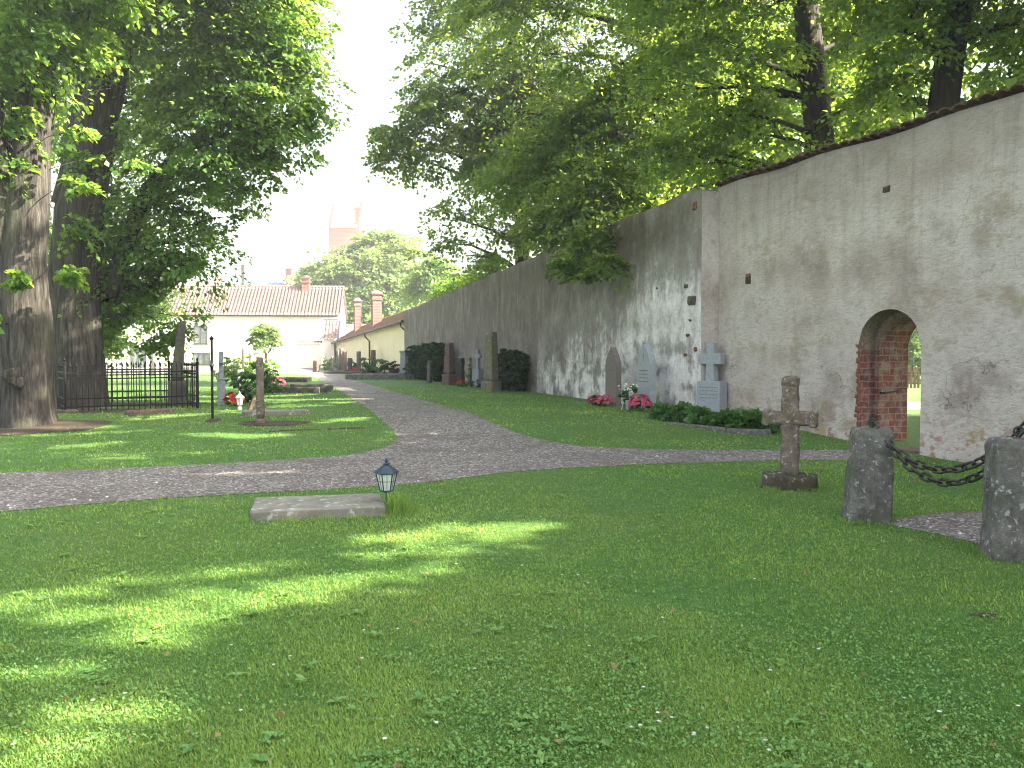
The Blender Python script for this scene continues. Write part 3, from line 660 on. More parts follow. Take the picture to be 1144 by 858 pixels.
# putlog holes: flush dark blocks carry the hole's shade as colour, with brick lip
def relief(u, z, amp, seed):
    q = Vector((u * .5, z * .5, seed)); return amp * (mnoise.noise(q) + .5 * mnoise.noise(q * 3.1) + .22 * mnoise.noise(q * 8))
def shade_block(root, u, z, w_, h_):
    y = relief(u, z, .035, 2)
    MB().rough((u, y + .012, z - h_ / 2), (w_, .05, h_), 0, .015, .012, 5, fr=9, seed=u).build('putlog_hole_shade', M['soil'], root, smooth=True)  # soil colour stands in for the shade inside the hole
    MB().rough((u + .01, y + .01, z + h_ * .18), (w_ * .8, .06, h_ * .34), 0, .012, .01, 5, fr=9, seed=z).build('exposed_brick', M['raw_brick'], root, smooth=True)
dz = lambda px, py: (lambda u: (u, EYE.z - (py - 395) / FPX * (RW0[1] + u * math.sin(a_r))))(u_at(px))
for (px, py, w_, h_) in ((987, 213, .14, .10), (835, 312, .16, .22)):
    u, z = dz(px, py); shade_block(wr, u, z, w_, h_)
# left wall: local frame runs away from the joint; front is on the -x side => use rotation so that +y points behind
L_l, a_l = seg_local(LW0, LW1)
wl = thing('stained_wall', 'old wall of white plaster under dark grey weathering, behind the gravestones', 'wall', (LW0[0], LW0[1], 0), a_l)
def topz_l(u):
    v = 5.15 - .98 * u / L_l + .05 * mnoise.noise(Vector((u * .6, 0, 0))) + .03 * mnoise.noise(Vector((u * 2.6, 1, 0)))
    return v - (.0 if u > .5 else .1 * (1 - u / .5) ** 2)
LB = wall_mesh(L_l, .9, topz_l, -.3, None, du=.35, nz=26, amp=.06, seed=9)
LB.v = [(x, -y, z) for x, y, z in LB.v]; LB.f = [tuple(reversed(f)) for f in LB.f]
lwo = LB.build('plaster_wall', M['stained'], wl, smooth=True); lwo.data.materials.append(M['plaster'])
for pl_ in lwo.data.polygons:
    if abs(pl_.normal.x) > .9: pl_.material_index = 1; pl_.use_smooth = False
def lw(px, py):    # left wall local u,z from the picture
    k = (px - CX) / FPX; d = Vector((LW1[0] - LW0[0], LW1[1] - LW0[1])).normalized()
    u = (LW0[0] - k * LW0[1]) / (k * d.y - d.x); return u, EYE.z - (py - 395) / FPX * (LW0[1] + u * d.y)
for i, (px, py, s_) in enumerate(((775, 231, .16), (773, 336, .20), (766, 320, .07), (772, 358, .05), (770, 375, .06), (768, 396, .05), (778, 390, .09), (735, 322, .05))):
    u, z = lw(px, py)
    MB().rough((u, .012 - relief(u, z, .06, 9) * min(1, u / .3), z - s_ / 2), (s_ * (1.0 + .5 * (i % 3)), .05, s_), 0, .02, .02, 5, fr=9, seed=i).build('exposed_brick', M['raw_brick' if i in (0, 3, 5, 6) else 'dark_stone'], wl, smooth=True)
# ivy on top of the far wall
iv = []
for f in np.linspace(0, 1, 12):
    u = 17 + f * 11; d = Vector((math.cos(a_l), math.sin(a_l))); iv.append((Vector((LW0[0] + d.x * u + .5, LW0[1] + d.y * u, topz_l(u) + .32 + .12 * random.random())), .52))
shrub('ivy', 'green ivy sprawling over the top of the far end of the stained wall', 'ivy', iv, 'lime', 90, .10, .25, base=iv[5][0] - Vector((0, 0, .6)))

# ------------------------------------------------------------------ buildings
def pantile_roof(W, run, rise, wave=.32, amp=.045, rows=8):
    """local: eave along x at y=0,z=0, rising to y=run, z=rise"""
    nxx = int(W / wave * 6); b = MB(); L = math.hypot(run, rise); sx, sz = run / L, rise / L
    for j in range(rows):
        for e in (0, 1):
            f = (j + e) / rows; lift = .03 * (1 - e)
            for i in range(nxx + 1):
                x = W * i / nxx; o = amp * math.sin(2 * math.pi * x / wave) + lift
                b.v.append((x, run * f - sz * o, rise * f + sx * o))
    n = nxx + 1
    for r in range(2 * rows - 1):
        for i in range(nxx): b.f.append((r * n + i, r * n + i + 1, (r + 1) * n + i + 1, (r + 1) * n + i))
    return b
def window(root, x, y, z, w_, h_, frame, mull=1, bars=0):
    b = MB(); t_ = .07
    for (c, d) in (((x, y, z + h_ / 2 - t_ / 2), (w_, .08, t_)), ((x, y, z - h_ / 2 + t_ / 2), (w_, .08, t_)), ((x - w_ / 2 + t_ / 2, y, z), (t_, .08, h_ - 2 * t_)), ((x + w_ / 2 - t_ / 2, y, z), (t_, .08, h_ - 2 * t_))): b.box(c, d)
    for k in range(mull): b.box((x - w_ / 2 + w_ * (k + 1) / (mull + 1), y + .004, z), (t_, .07, h_ - 2 * t_))
    f = b.build('window', frame, root)
    MB().box((x, y + .02, z), (w_ - .1, .02, h_ - .1)).build('pane', M['glass'], f)
    MB().box((x, y - .01, z - h_ / 2 - .04), (w_ + .15, .14, .05)).build('sill', frame, f)
def chimney(root, x, y, z0, z1, w_, mat, cap=M['light_grey'], pot=False, name='chimney'):
    b = MB(); b.box((x, y, (z0 + z1) / 2), (w_, w_, z1 - z0)); b.box((x, y, z1 - .33), (w_ + .14, w_ + .14, .16)); b.box((x, y, z1 + .06), (w_ + .2, w_ + .2, .12))
    o = b.build(name, mat, root)
    MB().lathe([(w_ * .62, z1 + .125), (w_ * .5, z1 + .22), (w_ * .2, z1 + .32)], 8, (x, y, 0)).build('chimney_cap', cap, o)
    return o
# cream house across the far court
CH = thing('cream_house', 'long cream rendered house with a pantile roof across the far court', 'house', (-40.3, 78.2, .3), math.atan(.10))
W_, EV, RD, RUN = 24.0, 4.95, 7.7, 3.5
b = MB(); b.prism([(0, -.4), (W_, -.4), (W_, EV), (0, EV)], 0, 2 * RUN)
b.add([(0, 0, EV), (0, 2 * RUN, EV), (0, RUN, RD)], [(0, 2, 1)]); b.add([(W_, 0, EV), (W_, 2 * RUN, EV), (W_, RUN, RD)], [(0, 1, 2)])
b.build('wall', M['cream'], CH)
rf = pantile_roof(W_ + .5, RUN + .35, RD - EV + .22).build('roof', M['pantile'], CH, (-.25, -.35, EV - .06), smooth=True)
b = MB(); b.add([(-.25, 2 * RUN + .3, EV - .1), (W_ + .25, 2 * RUN + .3, EV - .1), (W_ + .25, RUN, RD + .12), (-.25, RUN, RD + .12)], [(0, 3, 2, 1)])
b.tube([(-.25, RUN, RD + .14), (W_ + .25, RUN, RD + .14)], .13, 8); b.build('rear_roof', M['pantile'], CH)
MB().tube([(-.25, -.42, EV - .12), (W_ + .25, -.42, EV - .12)], .07, 8).build('gutter', M['iron'], CH)
def chx(px): return (at(px, 400, 79.2).x + 40.3) / math.cos(math.atan(.10))
window(CH, chx(224), -.03, 3.05, 1.25, 1.7, M['window_green'], 1)
window(CH, chx(225), -.03, .82, 1.5, 1.1, M['window_green'], 2)
window(CH, chx(157), -.03, .95, 1.4, 1.9, M['window_green'], 1)
window(CH, chx(128), -.03, 3.05, 1.25, 1.7, M['window_green'], 1)
chimney(CH, chx(334), 3.2, 6.2, 8.6, .72, M['chimney_brick'], M['dark_stone'])
# small annex against the right end of the cream house
AX = thing('annex', 'low white annex with a tile coped yard wall and a steep blue edged tile roof', 'annex', (-19.3, 76.2, .3), math.atan(.10))
b = MB(); b.box((1.05, .2, 1.05), (2.2, .5, 2.3)); b.build('yard_wall', M['cream'], AX)
pantile_roof(2.4, .55, .25, .3, .03, 2).build('coping', M['pantile'], AX, (-.1, -.2, 2.22))
b = MB(); b.prism([(2.35, -.1), (3.3, -.1), (3.3, 2.6), (2.35, 2.6)], .1, 2.5); b.build('wall', M['cream'], AX)
b = pantile_roof(1.5, 1.6, 1.75, .3, .03, 4); b.build('roof', M['pantile'], AX, (2.2, -.1, 2.6))
b = MB()
for x in (2.12, 3.76): b.tube([(x, -.12, 2.62), (x, 1.55, 4.42)], .07, 4)
b.tube([(2.12, 1.55, 4.45), (3.76, 1.55, 4.45)], .07, 4); b.build('blue_edge', M['blue_paint'], AX)
# yellow low range continuing the wall
YA, YB = Vector((-6.35, 52.2)), Vector((-16.3, 78.0)); Ly = (YB - YA).length; ay_ = math.atan2((YB - YA).y, (YB - YA).x)
YH = thing('yellow_outbuilding', 'low yellow rendered range with black gutter and downpipes beyond the end of the stained wall', 'outbuilding', (YA.x, YA.y, .3), ay_)
e0, e1 = 3.42, 2.35
def ez(u): return e0 + (e1 - e0) * u / Ly
b = MB(); b.add([(0, 0, -.4), (Ly, 0, -.4), (Ly, 0, e1), (0, 0, e0), (0, -5, -.4), (Ly, -5, -.4), (Ly, -5, e1), (0, -5, e0), (0, -2.5, e0 + 1.5), (Ly, -2.5, e1 + 1.5)],
  [(0, 3, 2, 1), (4, 5, 6, 7), (0, 4, 7, 8, 3), (1, 2, 9, 6, 5)]); b.build('wall', M['yellow'], YH)
rb = pantile_roof(Ly + .4, 2.9, 1.62, .3, .04, 6); rb.v = [(x - .2, .4 - y, z + ez(x - .2) - .15) for x, y, z in rb.v]; rb.f = [tuple(reversed(f)) for f in rb.f]
rfy = rb.build('roof', M['mossy_tile'], YH, smooth=True)
b = MB(); b.add([(-.2, -5.4, e0 - .1), (Ly, -5.4, e1 - .1), (Ly, -2.5, e1 + 1.47), (-.2, -2.5, e0 + 1.47)], [(0, 1, 2, 3)]); b.build('rear_roof', M['mossy_tile'], YH)
MB().tube([(-.25, .44, ez(-.25) - .16), (Ly + .25, .44, ez(Ly) - .16)], .085, 8).build('gutter', M['iron'], YH)
for u in (.25, Ly * .41, Ly - .15):
    MB().tube([(u, .44, ez(u) - .2), (u, .4, ez(u) - .45), (u, .1, ez(u) - .75), (u, .08, -.2)], .055, 8).build('downpipe', M['iron'], YH)
def yu(px):
    k = (px - CX) / FPX; d = (YB - YA).normalized(); return (YA.x - k * YA.y) / (k * d.y - d.x)
chimney(YH, 22.9, -1.25, 2.2, 5.8, .56, M['chimney_brick'])
chimney(YH, 15.1, -1.25, 2.6, 5.9, .70, M['chimney_brick'])
# pink house behind
p = at(400, 410, 90)
PH = thing('pink_house', 'pink rendered house showing between the two brick chimneys', 'house', (p.x - 3.4, 90, .3))
b = MB(); b.box((4, 2, 2.0), (8, 4, 4.6)); b.build('wall', M['pinkwall'], PH)
b = MB(); b.prism([(-.2, 0), (8.2, 0), (8.2, .12), (-.2, .12)], -.1, 4.1); b.build('roof', M['white_paint'], PH, (0, 0, 4.3))
# church tower
TP = at(385, 395, 165)
TWR = thing('church_tower', 'tall pink brick tower with a saddle roof between two stepped gables above the far tree', 'tower', (TP.x, 165, 0), R(-6))
tw_, tz = 6.1, 26.3
b = MB(); b.box((0, 3, tz / 2), (tw_, 6, tz)); b.build('shaft', M['tower_brick'], TWR)
MB().box((0, -.08, tz - .25), (tw_ - .9, .3, .35)).build('cornice', M['white_paint'], TWR)
b = MB(); b.add([(-tw_ / 2 + .5, -.15, tz + .02), (tw_ / 2 - .5, -.15, tz + .02), (tw_ / 2 - .5, 3, tz + 4.0), (-tw_ / 2 + .5, 3, tz + 4.0), (-tw_ / 2 + .5, 6.15, tz + .02), (tw_ / 2 - .5, 6.15, tz + .02)], [(0, 1, 2, 3), (3, 2, 5, 4)]); b.build('roof', M['tower_tile'], TWR)
for sx in (-1, 1):
    b = MB()
    for k in range(5): b.box((sx * (tw_ / 2 - .26), 3, tz + .45 + k * .95), (.52, 6 - k * 1.18, .95 + .002 * k))
    b.build('stepped_gable', M['tower_brick'], TWR)
# stepped gable house with a blue metal roof
p = at(331, 395, 120)
SG = thing('stepped_gable_hall', 'blue roofed hall with a pale crow stepped gable beyond the cream house', 'hall', (p.x, 120, 0))
b = MB()
for k, (h_, wd) in enumerate(((11.2, 3.9), (12.6, 2.7), (14.0, 1.5), (14.9, .6))):
    b.box((.2 - (0 if k < 2 else -.4), .25 + k * .002, h_ / 2), (wd, .5, h_))
b.build('gable', M['pale_brick'], SG)
b = MB(); b.box((-6.5, 4.6, 5.2), (11.5, 8, 10.4)); b.build('wall', M['pale_brick'], SG)
rb = pantile_roof(10.5, 4.2, 2.2, .8, .05, 1); rb.build('roof', M['blue_roof'], SG, (-11.8, .4, 10.3))
chimney(SG, -1.6, 2.6, 11, 13.6, .8, M['chimney_brick'], M['dark_stone'])
chimney(SG, -8.2, 2.6, 11, 14.2, .4, M['dark_stone'], M['dark_stone'])
p = at(246, 300, 110)
b = MB(); b.box((0, 0, 5), (1.6, 1.2, 10)); b.box((-.1, 0, 10.6), (1.0, .9, 1.4)); b.box((-.1, 0, 11.4), (1.2, 1.1, .25))
tag(b.build('chimney_stack', M['pale_brick'], None, (p.x, 110, .3)), 'pale brick chimney stack rising behind the left of the cream house roof', 'chimney')

# the summer air: far things pale with distance
hb_ = MB(); hb_.box((0, 300, 16.25), (1404, 1204, 35.5)); hm = bpy.data.materials.new('haze'); hz_o = hb_.build('haze', hm); tag(hz_o, kind='stuff')
hm.use_nodes = True; hm.node_tree.nodes.clear(); ho = hm.node_tree.nodes.new('ShaderNodeOutputMaterial'); hv = hm.node_tree.nodes.new('ShaderNodeVolumePrincipled')
hv.inputs['Color'].default_value = (.95, .97, 1, 1); hv.inputs['Density'].default_value = .0011; hv.inputs['Anisotropy'].default_value = .2; hm.node_tree.links.new(hv.outputs[0], ho.inputs['Volume'])
# ------------------------------------------------------------------ trees
def lobesP(L): return [((lambda q: (q.x, q.y, q.z))(at(px, py, d)),) + tuple(r) for px, py, d, *r in L]
b0 = G(27, 474)
t1 = [((b0.x, b0.y, -.1), .64), ((b0.x + .02, b0.y, .45), .53), (at(27, 390, b0.y), .49), (at(26, 290, b0.y), .42), (at(33, 180, b0.y), .36), (at(42, 60, b0.y), .33), (at(52, -120, b0.y), .26), (at(60, -330, b0.y), .14)]
f1 = [(at(14, 330, b0.y), .30), (at(2, 230, b0.y - .2), .24), (at(-12, 90, b0.y - .4), .20), (at(-30, -120, b0.y - .6), .12)]
T1L = lobesP([(-30, 40, 15.5, 1.5), (75, -40, 15.0, 1.1), (150, 0, 17.5, 1.2), (110, 20, 18.2, 1.0), (95, 110, 18.5, .8), (-80, 150, 16, 1.6), (60, -150, 16, 2.4), (-60, -120, 16, 2.4), (150, -120, 16, 2.0), (8, 40, 15.0, .5, .7),
   (80, 300, 15.7, .22, .8), (18, 308, 15.6, .22, .6), (88, 205, 15.8, .26, .6), (130, 180, 17, .4, .8), (-14, 350, 15.4, .3, .5), (75, 150, 15.6, .3, .6), (60, 60, 15.2, .4, .8), (40, 20, 15.0, .5, .8), (20, 80, 15.4, .45, 1), (95, 40, 16.5, .6, 1), (110, 65, 17, .5, 1), (5, 130, 15.6, .4, 1)])
tree('lime_tree', 'thick old lime tree with a burred forking trunk, nearest the left edge', t1, T1L, 'lime', 80, .125, 'bark', .42, [f1], n=22, tr=.16, burls=[(at(14, 420, b0.y - .52), .15), (at(21, 427, b0.y - .50), .11)])
b1 = G(86, 455)
t2 = [((b1.x, b1.y, 0), .70), ((b1.x, b1.y, .8), .62), (at(82, 330, b1.y), .56), (at(88, 240, b1.y), .55), (at(106, 150, b1.y), .46), (at(130, 40, b1.y), .38), (at(158, -100, b1.y), .30), (at(160, -300, b1.y), .15)]
f2 = [(at(80, 230, b1.y), .40), (at(92, 130, b1.y + .3), .27), (at(105, 40, b1.y + .5), .22), (at(110, -120, b1.y + .6), .12)]
f3 = [(at(120, 330, b1.y + .3), .2), (at(165, 210, b1.y + .6), .15), (at(200, 170, b1.y + .5), .13), (at(235, 145, b1.y + .3), .10), (at(272, 135, b1.y), .06)]
T2L = lobesP([(190, 40, 22, 1.9), (255, 40, 20, 1.7), (305, 60, 20.3, 1.1), (322, 105, 20.5, .9), (345, 140, 20.5, .5, .8), (245, 110, 20, 1.6), (170, 125, 22, 1.7), (300, 160, 20.8, 1.0), (240, 185, 21, 1.4), (285, 215, 21, .6, .5), (275, 255, 21, .35, .35), (180, 215, 22, 1.6),
   (150, 270, 22, 1.4), (205, 270, 21.2, 1.2), (195, 320, 22, .85), (228, 300, 21.5, .45, .7), (140, 335, 22, 1.2), (175, 355, 22, .8), (115, 370, 22, .75), (105, 300, 22, 1.3), (125, 392, 22, .4), (195, 372, 22, .4, .7), (170, 385, 22, .4),
   (285, 0, 19.8, 1.3), (130, 190, 22, .9), (210, -70, 19.5, 2.4), (300, -70, 20.5, 1.7), (330, 20, 20.5, .6), (110, -90, 19, 2.2), (358, 120, 20.6, .3, .5), (160, -200, 19.5, 3.0), (260, -190, 20, 2.5), (135, 60, 22, 1.3), (150, 30, 19.3, .5, .7), (80, 250, 19.6, .4, .9), (95, 180, 19.6, .3, .9)])
tree('lime_tree', 'old lime tree with a leaning forked trunk standing right behind the iron fence corner', t2, T2L, 'lime', 80, .12, 'bark', .46, [f2, f3], n=22, tr=.16)
p = G(-40, 440)
T3L = lobesP([(20, 140, 33, 2.6, .7), (-40, 290, 32, 2.6), (60, 330, 33, 2.2), (110, 250, 34, 2.4), (0, 230, 33, 2.6, .8), (90, 150, 34, 2.6), (50, 40, 33, 3.2), (170, 100, 35, 3.0), (150, 330, 34, 1.6), (-80, 100, 32, 3), (110, 380, 34, 1.0), (10, 390, 33, 1.2), (120, -60, 33, 3.5), (-20, -80, 33, 3.5), (55, 395, 33.5, .9)])
tree('lime_tree', 'leafy tree filling the background behind the two old lime trunks', [((p.x, 33, .1), .45), (at(-20, 300, 33), .4), (at(10, 100, 33), .3), (at(30, -120, 33), .12)], T3L, 'lime', 48, .17, 'bark', .6, twigs=.12)

def back_of_wall(x, y):  # keep trunks behind the wall
    return x
trees_group = 'tall trees behind the churchyard wall'
P_ = at(905, 165, 20.0)
tA = [((P_.x + .1, 20, -.1), .42), (at(917, 170, 20), .33), (at(908, 80, 20), .30), (at(896, -20, 20), .27), (at(885, -160, 20), .2), (at(880, -330, 20), .08)]
AL = lobesP([(815, 60, 19, 1.5), (875, 60, 21.5, .9, .7), (950, 50, 21.5, 1.3), (845, 150, 19.5, .9), (790, 170, 20, 1.0), (960, 115, 19.4, .8), (855, 10, 21, 1.3), (950, -30, 20.8, 2), (780, -30, 20, 2), (860, -110, 19.5, 2.6), (960, -150, 20, 2.2), (760, 100, 20.5, 1.1), (830, 110, 20.5, 1), (880, -220, 20, 2.6), (740, -80, 20, 2), (790, 130, 19, .7), (985, 140, 19, .45), (872, 188, 19.8, .4), (740, 170, 19.5, .6), (815, 195, 20, .5), (930, 160, 20, .4)])
tree('tall_tree', 'tall dark tree with the straight trunk above the wall left of the doorway', tA, AL, 'maple', 60, .125, 'dark_bark', .48, group=trees_group, limb_r=.10)
tB = [((9.6, 17.5, -.1), .40), (at(1052, 130, 17.5), .30), (at(1062, 60, 17.5), .27), (at(1076, -20, 17.5), .25), (at(1090, -160, 17.5), .18), (at(1100, -350, 17.5), .07)]
BL = lobesP([(1010, 35, 17, 1.0), (1115, 40, 17.6, .7, .8), (1135, 105, 17, .55), (1095, 92, 18.8, .45, .8), (1000, 105, 17.5, .6), (1035, 25, 19, .7, .7), (1105, -40, 17, 1.8), (1020, -60, 17.5, 1.8), (1070, -170, 17.5, 2.6), (1180, 30, 17, 1.4), (1010, 125, 17.6, .35), (1200, -120, 17, 2.2), (960, -140, 17.5, 1.8), (1085, 120, 17.6, .35), (1140, 20, 17.2, .5, .6)])
tree('tall_tree', 'tall tree with a right leaning trunk above the wall near the right edge', tB, BL, 'maple', 54, .125, 'dark_bark', .45, group=trees_group)
pD = at(755, 300, 27)
tD = [((pD.x, 27, -.1), .45), (at(755, 230, 27), .34), (at(750, 100, 27), .30), (at(740, -60, 27), .22), (at(735, -260, 27), .10)]
DL = lobesP([(700, 40, 25, 2.1), (745, 110, 25, 1.8), (690, 150, 25, 1.8), (655, 215, 24.3, 1.2), (650, 265, 22.8, .65), (640, 290, 22.0, .5), (672, 295, 21.6, .45), (640, 308, 22, .3, .8), (665, 245, 23.6, .8), (620, 250, 24.6, 1.0), (730, 185, 24.5, 1.2), (780, 60, 26.5, 2), (620, 140, 26, 1.8), (600, 60, 26.5, 2.0), (660, -30, 25.5, 2.4), (760, -50, 26, 2.4), (560, 10, 27, 1.6), (700, 215, 24, .9), (640, 90, 25, 1.6), (690, 255, 23.0, .6), (590, 190, 26, 1.5), (700, -150, 26, 3), (600, -120, 26.5, 2.6), (800, 140, 27, 1.3), (575, 125, 26.5, 1.2), (720, 232, 23.4, .5)])
tree('tall_tree', 'spreading tree whose low boughs hang over the stained wall', tD, DL, 'maple', 82, .13, 'dark_bark', .5, group=trees_group, limb_r=.12)
tC = [((.45, 37, .0), .42), (at(583, 280, 37), .29), (at(580, 180, 37), .27), (at(572, 60, 37), .22), (at(560, -120, 37), .12)]
CL = lobesP([(540, 90, 34, 2.6), (490, 115, 33.5, 1.6), (455, 135, 33.5, .9, .8), (430, 150, 33.5, .55, .8), (445, 175, 33.5, .75), (475, 165, 33.5, .9), (425, 180, 33.5, .4, .7), (455, 200, 33.4, .35, .6), (515, 40, 34.5, 2.0), (560, 20, 35, 2.8), (480, 70, 34.2, 1.1, .8), (465, 95, 34, .6, .7), (560, 170, 34.5, 2.0), (545, 225, 34.5, 1.2), (510, 245, 34, .95), (495, 270, 34, .65), (520, 285, 34.5, .75), (560, 260, 35, 1.0), (605, 130, 35, 2.4), (620, 220, 35, 1.8), (545, -70, 35, 3), (640, -40, 36, 3), (500, -10, 35, 1.5, .8), (600, 262, 35.6, .9), (545, 290, 35.6, .5), (500, 300, 34.8, .35), (525, 190, 34, .7, .6), (620, 275, 35, .7)])
tree('tall_tree', 'tree with a long bough reaching left into the open sky over the far wall', tC, CL, 'maple', 64, .16, 'dark_bark', .62, group=trees_group, limb_r=.14)
pE = at(850, 300, 33)
EL = lobesP([(850, 120, 33, 3), (950, 70, 33, 3), (770, 140, 34, 2.4), (1000, 150, 33, 2), (900, 10, 33, 3.2), (780, 30, 34, 3), (860, 200, 33, 1.6), (960, 160, 33, 2), (720, 190, 34, 2.2), (690, 130, 35, 2.4), (810, 220, 34, 1.5), (740, 250, 35, 1.6), (650, 190, 36, 2), (1010, 40, 33, 2.2, .7), (1060, 140, 33, 1.3, .7), (840, -100, 33, 4)])
tree('tall_tree', 'sunlit tree glowing yellow green behind the dark trunks over the wall', [((pE.x, 33, -.1), .5), (at(855, 150, 33), .35), (at(850, 0, 33), .25), (at(845, -120, 33), .1)], EL, 'lime', 26, .2, 'dark_bark', .75, group=trees_group, twigs=.1)
# tall trees standing behind the wall to the right of the view; they shade the near lawn
def shade_tree(x, y, label, seed):
    r_ = random.Random(seed); L = []
    for k in range(22):
        z = r_.uniform(4.5, 17.5); rr = 4.6 * math.sin(min(1, (z - 2.5) / 9) * math.pi / 2) * (1 if z < 12 else max(.35, 1 - (z - 12) / 9)); a = r_.uniform(0, 2 * math.pi); q = r_.random() ** .5
        L.append(((x + rr * q * math.cos(a), y + rr * q * math.sin(a), z), r_.uniform(1.7, 2.4)))
    L += [((x, y, 7.5), 3), ((x, y, 11), 3), ((x + .5, y, 14.5), 2.6)]
    tree('tall_tree', label, [((x, y, -.1), .5), ((x, y, 4), .36), ((x + .2, y, 9), .27), ((x + .3, y, 15), .1)], L, 'maple', 11, .24, 'dark_bark', .8, group=trees_group, twigs=.05)
for x, y, lb, sd in ((14.6, 8.0, 'broad tree behind the wall opposite the granite posts', 1), (16.2, 1.5, 'broad tree behind the wall to the right of the viewer', 2), (18.0, -5.5, 'broad tree behind the wall to the rear right of the viewer', 3), (13.0, 13.5, 'broad tree behind the wall beyond the arched doorway', 4)):
    shade_tree(x, y, lb, sd)
# tree beyond the house, sunlit
FL = lobesP([(420, 300, 95, 4), (385, 315, 95, 4), (447, 320, 96, 3.2), (412, 283, 96, 2.2), (430, 274, 96, 2.3), (360, 325, 95, 2.6), (400, 345, 95, 3.6), (450, 355, 96, 3), (425, 340, 94, 3.2), (376, 303, 96, 1.7), (352, 305, 96, 1.4), (445, 285, 96, 2.4)])
pf = at(410, 400, 95.5)
tree('round_tree', 'round sunlit green tree between the church tower and the wall end', [((pf.x, 95.5, .3), .5), (at(412, 350, 95.5), .4), (at(410, 290, 95.5), .15)], FL, 'pale_leaf', 13, .42, 'dark_bark', 1.1, twigs=.04, carve=False)
p2 = at(500, 400, 75)
tree('round_tree', 'green tree showing above the wall end right of the yellow range', [((p2.x, 75, .3), .3), (at(495, 330, 75), .2), (at(490, 300, 75), .1)], lobesP([(480, 310, 75, 1.6), (500, 318, 75, 1.4), (467, 325, 75, 1.0), (490, 295, 75, 1.0)]), 'lime', 40, .3, 'dark_bark', .8, twigs=.08, carve=False)
# little standard tree in front of the cream house
q = Vector((at(296, 400, 50).x, 50, .3))
tree('standard_tree', 'small round crowned standard tree with a bare stem before the cream house', [((q.x, 50, .25), .10), (at(298, 408, 50), .085), (at(297, 396, 50), .07), (at(294, 385, 50), .04)], lobesP([(295, 377, 50, .72), (285, 380, 50, .45), (306, 381, 50, .45), (296, 366, 50, .45), (288, 370, 50, .4), (304, 370, 50, .4)]), 'pale_leaf', 70, .13, 'dark_bark', .3, forks=[[(at(297, 397, 50), .06), (at(302, 391, 50), .05), (at(305, 383, 50), .03)]], limb_r=.04, twigs=.05, carve=False)
# what shows through the doorway
gx = lambda px, d: (px - CX) / FPX * d
pk = thing('picket_fence', 'brown picket fence seen through the arched doorway', 'fence', (gx(1022, 32), 32, .3), R(-8))
pb = []
for i in range(34):
    x = -2.2 + i * .13
    pb.append(MB().add([(x - .04, 0, 0), (x + .04, 0, 0), (x + .04, 0, .72), (x, 0, .78), (x - .04, 0, .72), (x - .04, .025, 0), (x + .04, .025, 0), (x + .04, .025, .72), (x, .025, .78), (x - .04, .025, .72)],
      [(0, 1, 2, 3, 4), (9, 8, 7, 6, 5), (0, 5, 6, 1), (1, 6, 7, 2), (2, 7, 8, 3), (3, 8, 9, 4), (4, 9, 5, 0)]).build('picket', M['wood_dark'], pk))
for z in (.18, .56): MB().box((0, .05, z), (4.6, .04, .07)).build('rail', M['wood_dark'], pk)
sheet('gravel_area', [(7.2, 19.4), (14, 19.8), (14, 23.0), (8.2, 22.8)], M['gravel'], .006)
pq = Vector((gx(1022, 41), 41, .3))
tree('garden_tree', 'sunlit tree with low foliage seen through the arched doorway', [((pq.x, 41, .2), .25), ((pq.x, 41, 2), .18), ((pq.x + .2, 41, 5), .08)], [((pq.x, 41, 2.2), 1.8), ((pq.x - 1.2, 41, 3.2), 1.6), ((pq.x + 1.3, 41.5, 3.0), 1.6), ((pq.x, 41, 4.3), 1.7), ((pq.x - .4, 40, 1.2), 1.0), ((pq.x + 1.2, 40, 1.3), 1.0)], 'lime', 50, .16, 'dark_bark', .5, carve=False)

# ------------------------------------------------------------------ near stones: slab, lantern, cross, granite posts and chain
WR = R(-70)
a = G(279, 583); b_ = G(431, 577)
ang = math.atan2((b_ - a).y, (b_ - a).x); Ls = (b_ - a).length
sb = MB().rough((Ls / 2, .42, -.04), (Ls, .84, .135), 0, .01, .004, 18, fr=6, seed=3)
tag(sb.build('grave_slab', M['slab'], None, (a.x, a.y, a.z), ang + R(1), smooth=True), 'flat worn stone slab lying in the near lawn beside the black lantern', 'grave slab')
lp = G(430, 573) + Vector((0, .12, 0))
LN = thing('grave_lantern', 'black six sided lantern with frosted panes on a spike beside the flat slab', 'lantern', lp, R(12))
zb = .20
MB().lathe([(.012, -.05), (.012, zb - .02), (.035, zb - .01), (.035, zb + .01)], 8).build('spike', M['lantern_metal'], LN)
MB().lathe([(.062, zb + .012), (.102, zb + .185)], 6).build('pane', M['lantern_glass'], LN)
b = MB(); b.lathe([(.068, zb), (.068, zb + .014)], 6); b.lathe([(.107, zb + .18), (.107, zb + .194)], 6)
for k in range(6):
    th = math.pi / 3 * k; b.tube([(.066 * math.cos(th), .066 * math.sin(th), zb + .01), (.106 * math.cos(th), .106 * math.sin(th), zb + .185)], .0065, 5)
    tm = th + math.pi / 6; cc = math.cos(math.pi / 6); b.tube([(.066 * cc * math.cos(tm), .066 * cc * math.sin(tm), zb + .01), (.106 * cc * math.cos(tm), .106 * cc * math.sin(tm), zb + .185)], .0025, 4)
cc = .085; b.tube([(.087 * math.cos(math.pi / 3 * k), .087 * math.sin(math.pi / 3 * k), zb + .105) for k in range(7)], .0025, 4)
b.build('frame', M['lantern_metal'], LN)
MB().lathe([(.132, zb + .190), (.130, zb + .198), (.045, zb + .262), (.028, zb + .268), (.034, zb + .278), (.03, zb + .29), (.012, zb + .296), (.02, zb + .312), (.014, zb + .328), (.003, zb + .338)], 6).build('roof', M['lantern_metal'], LN)

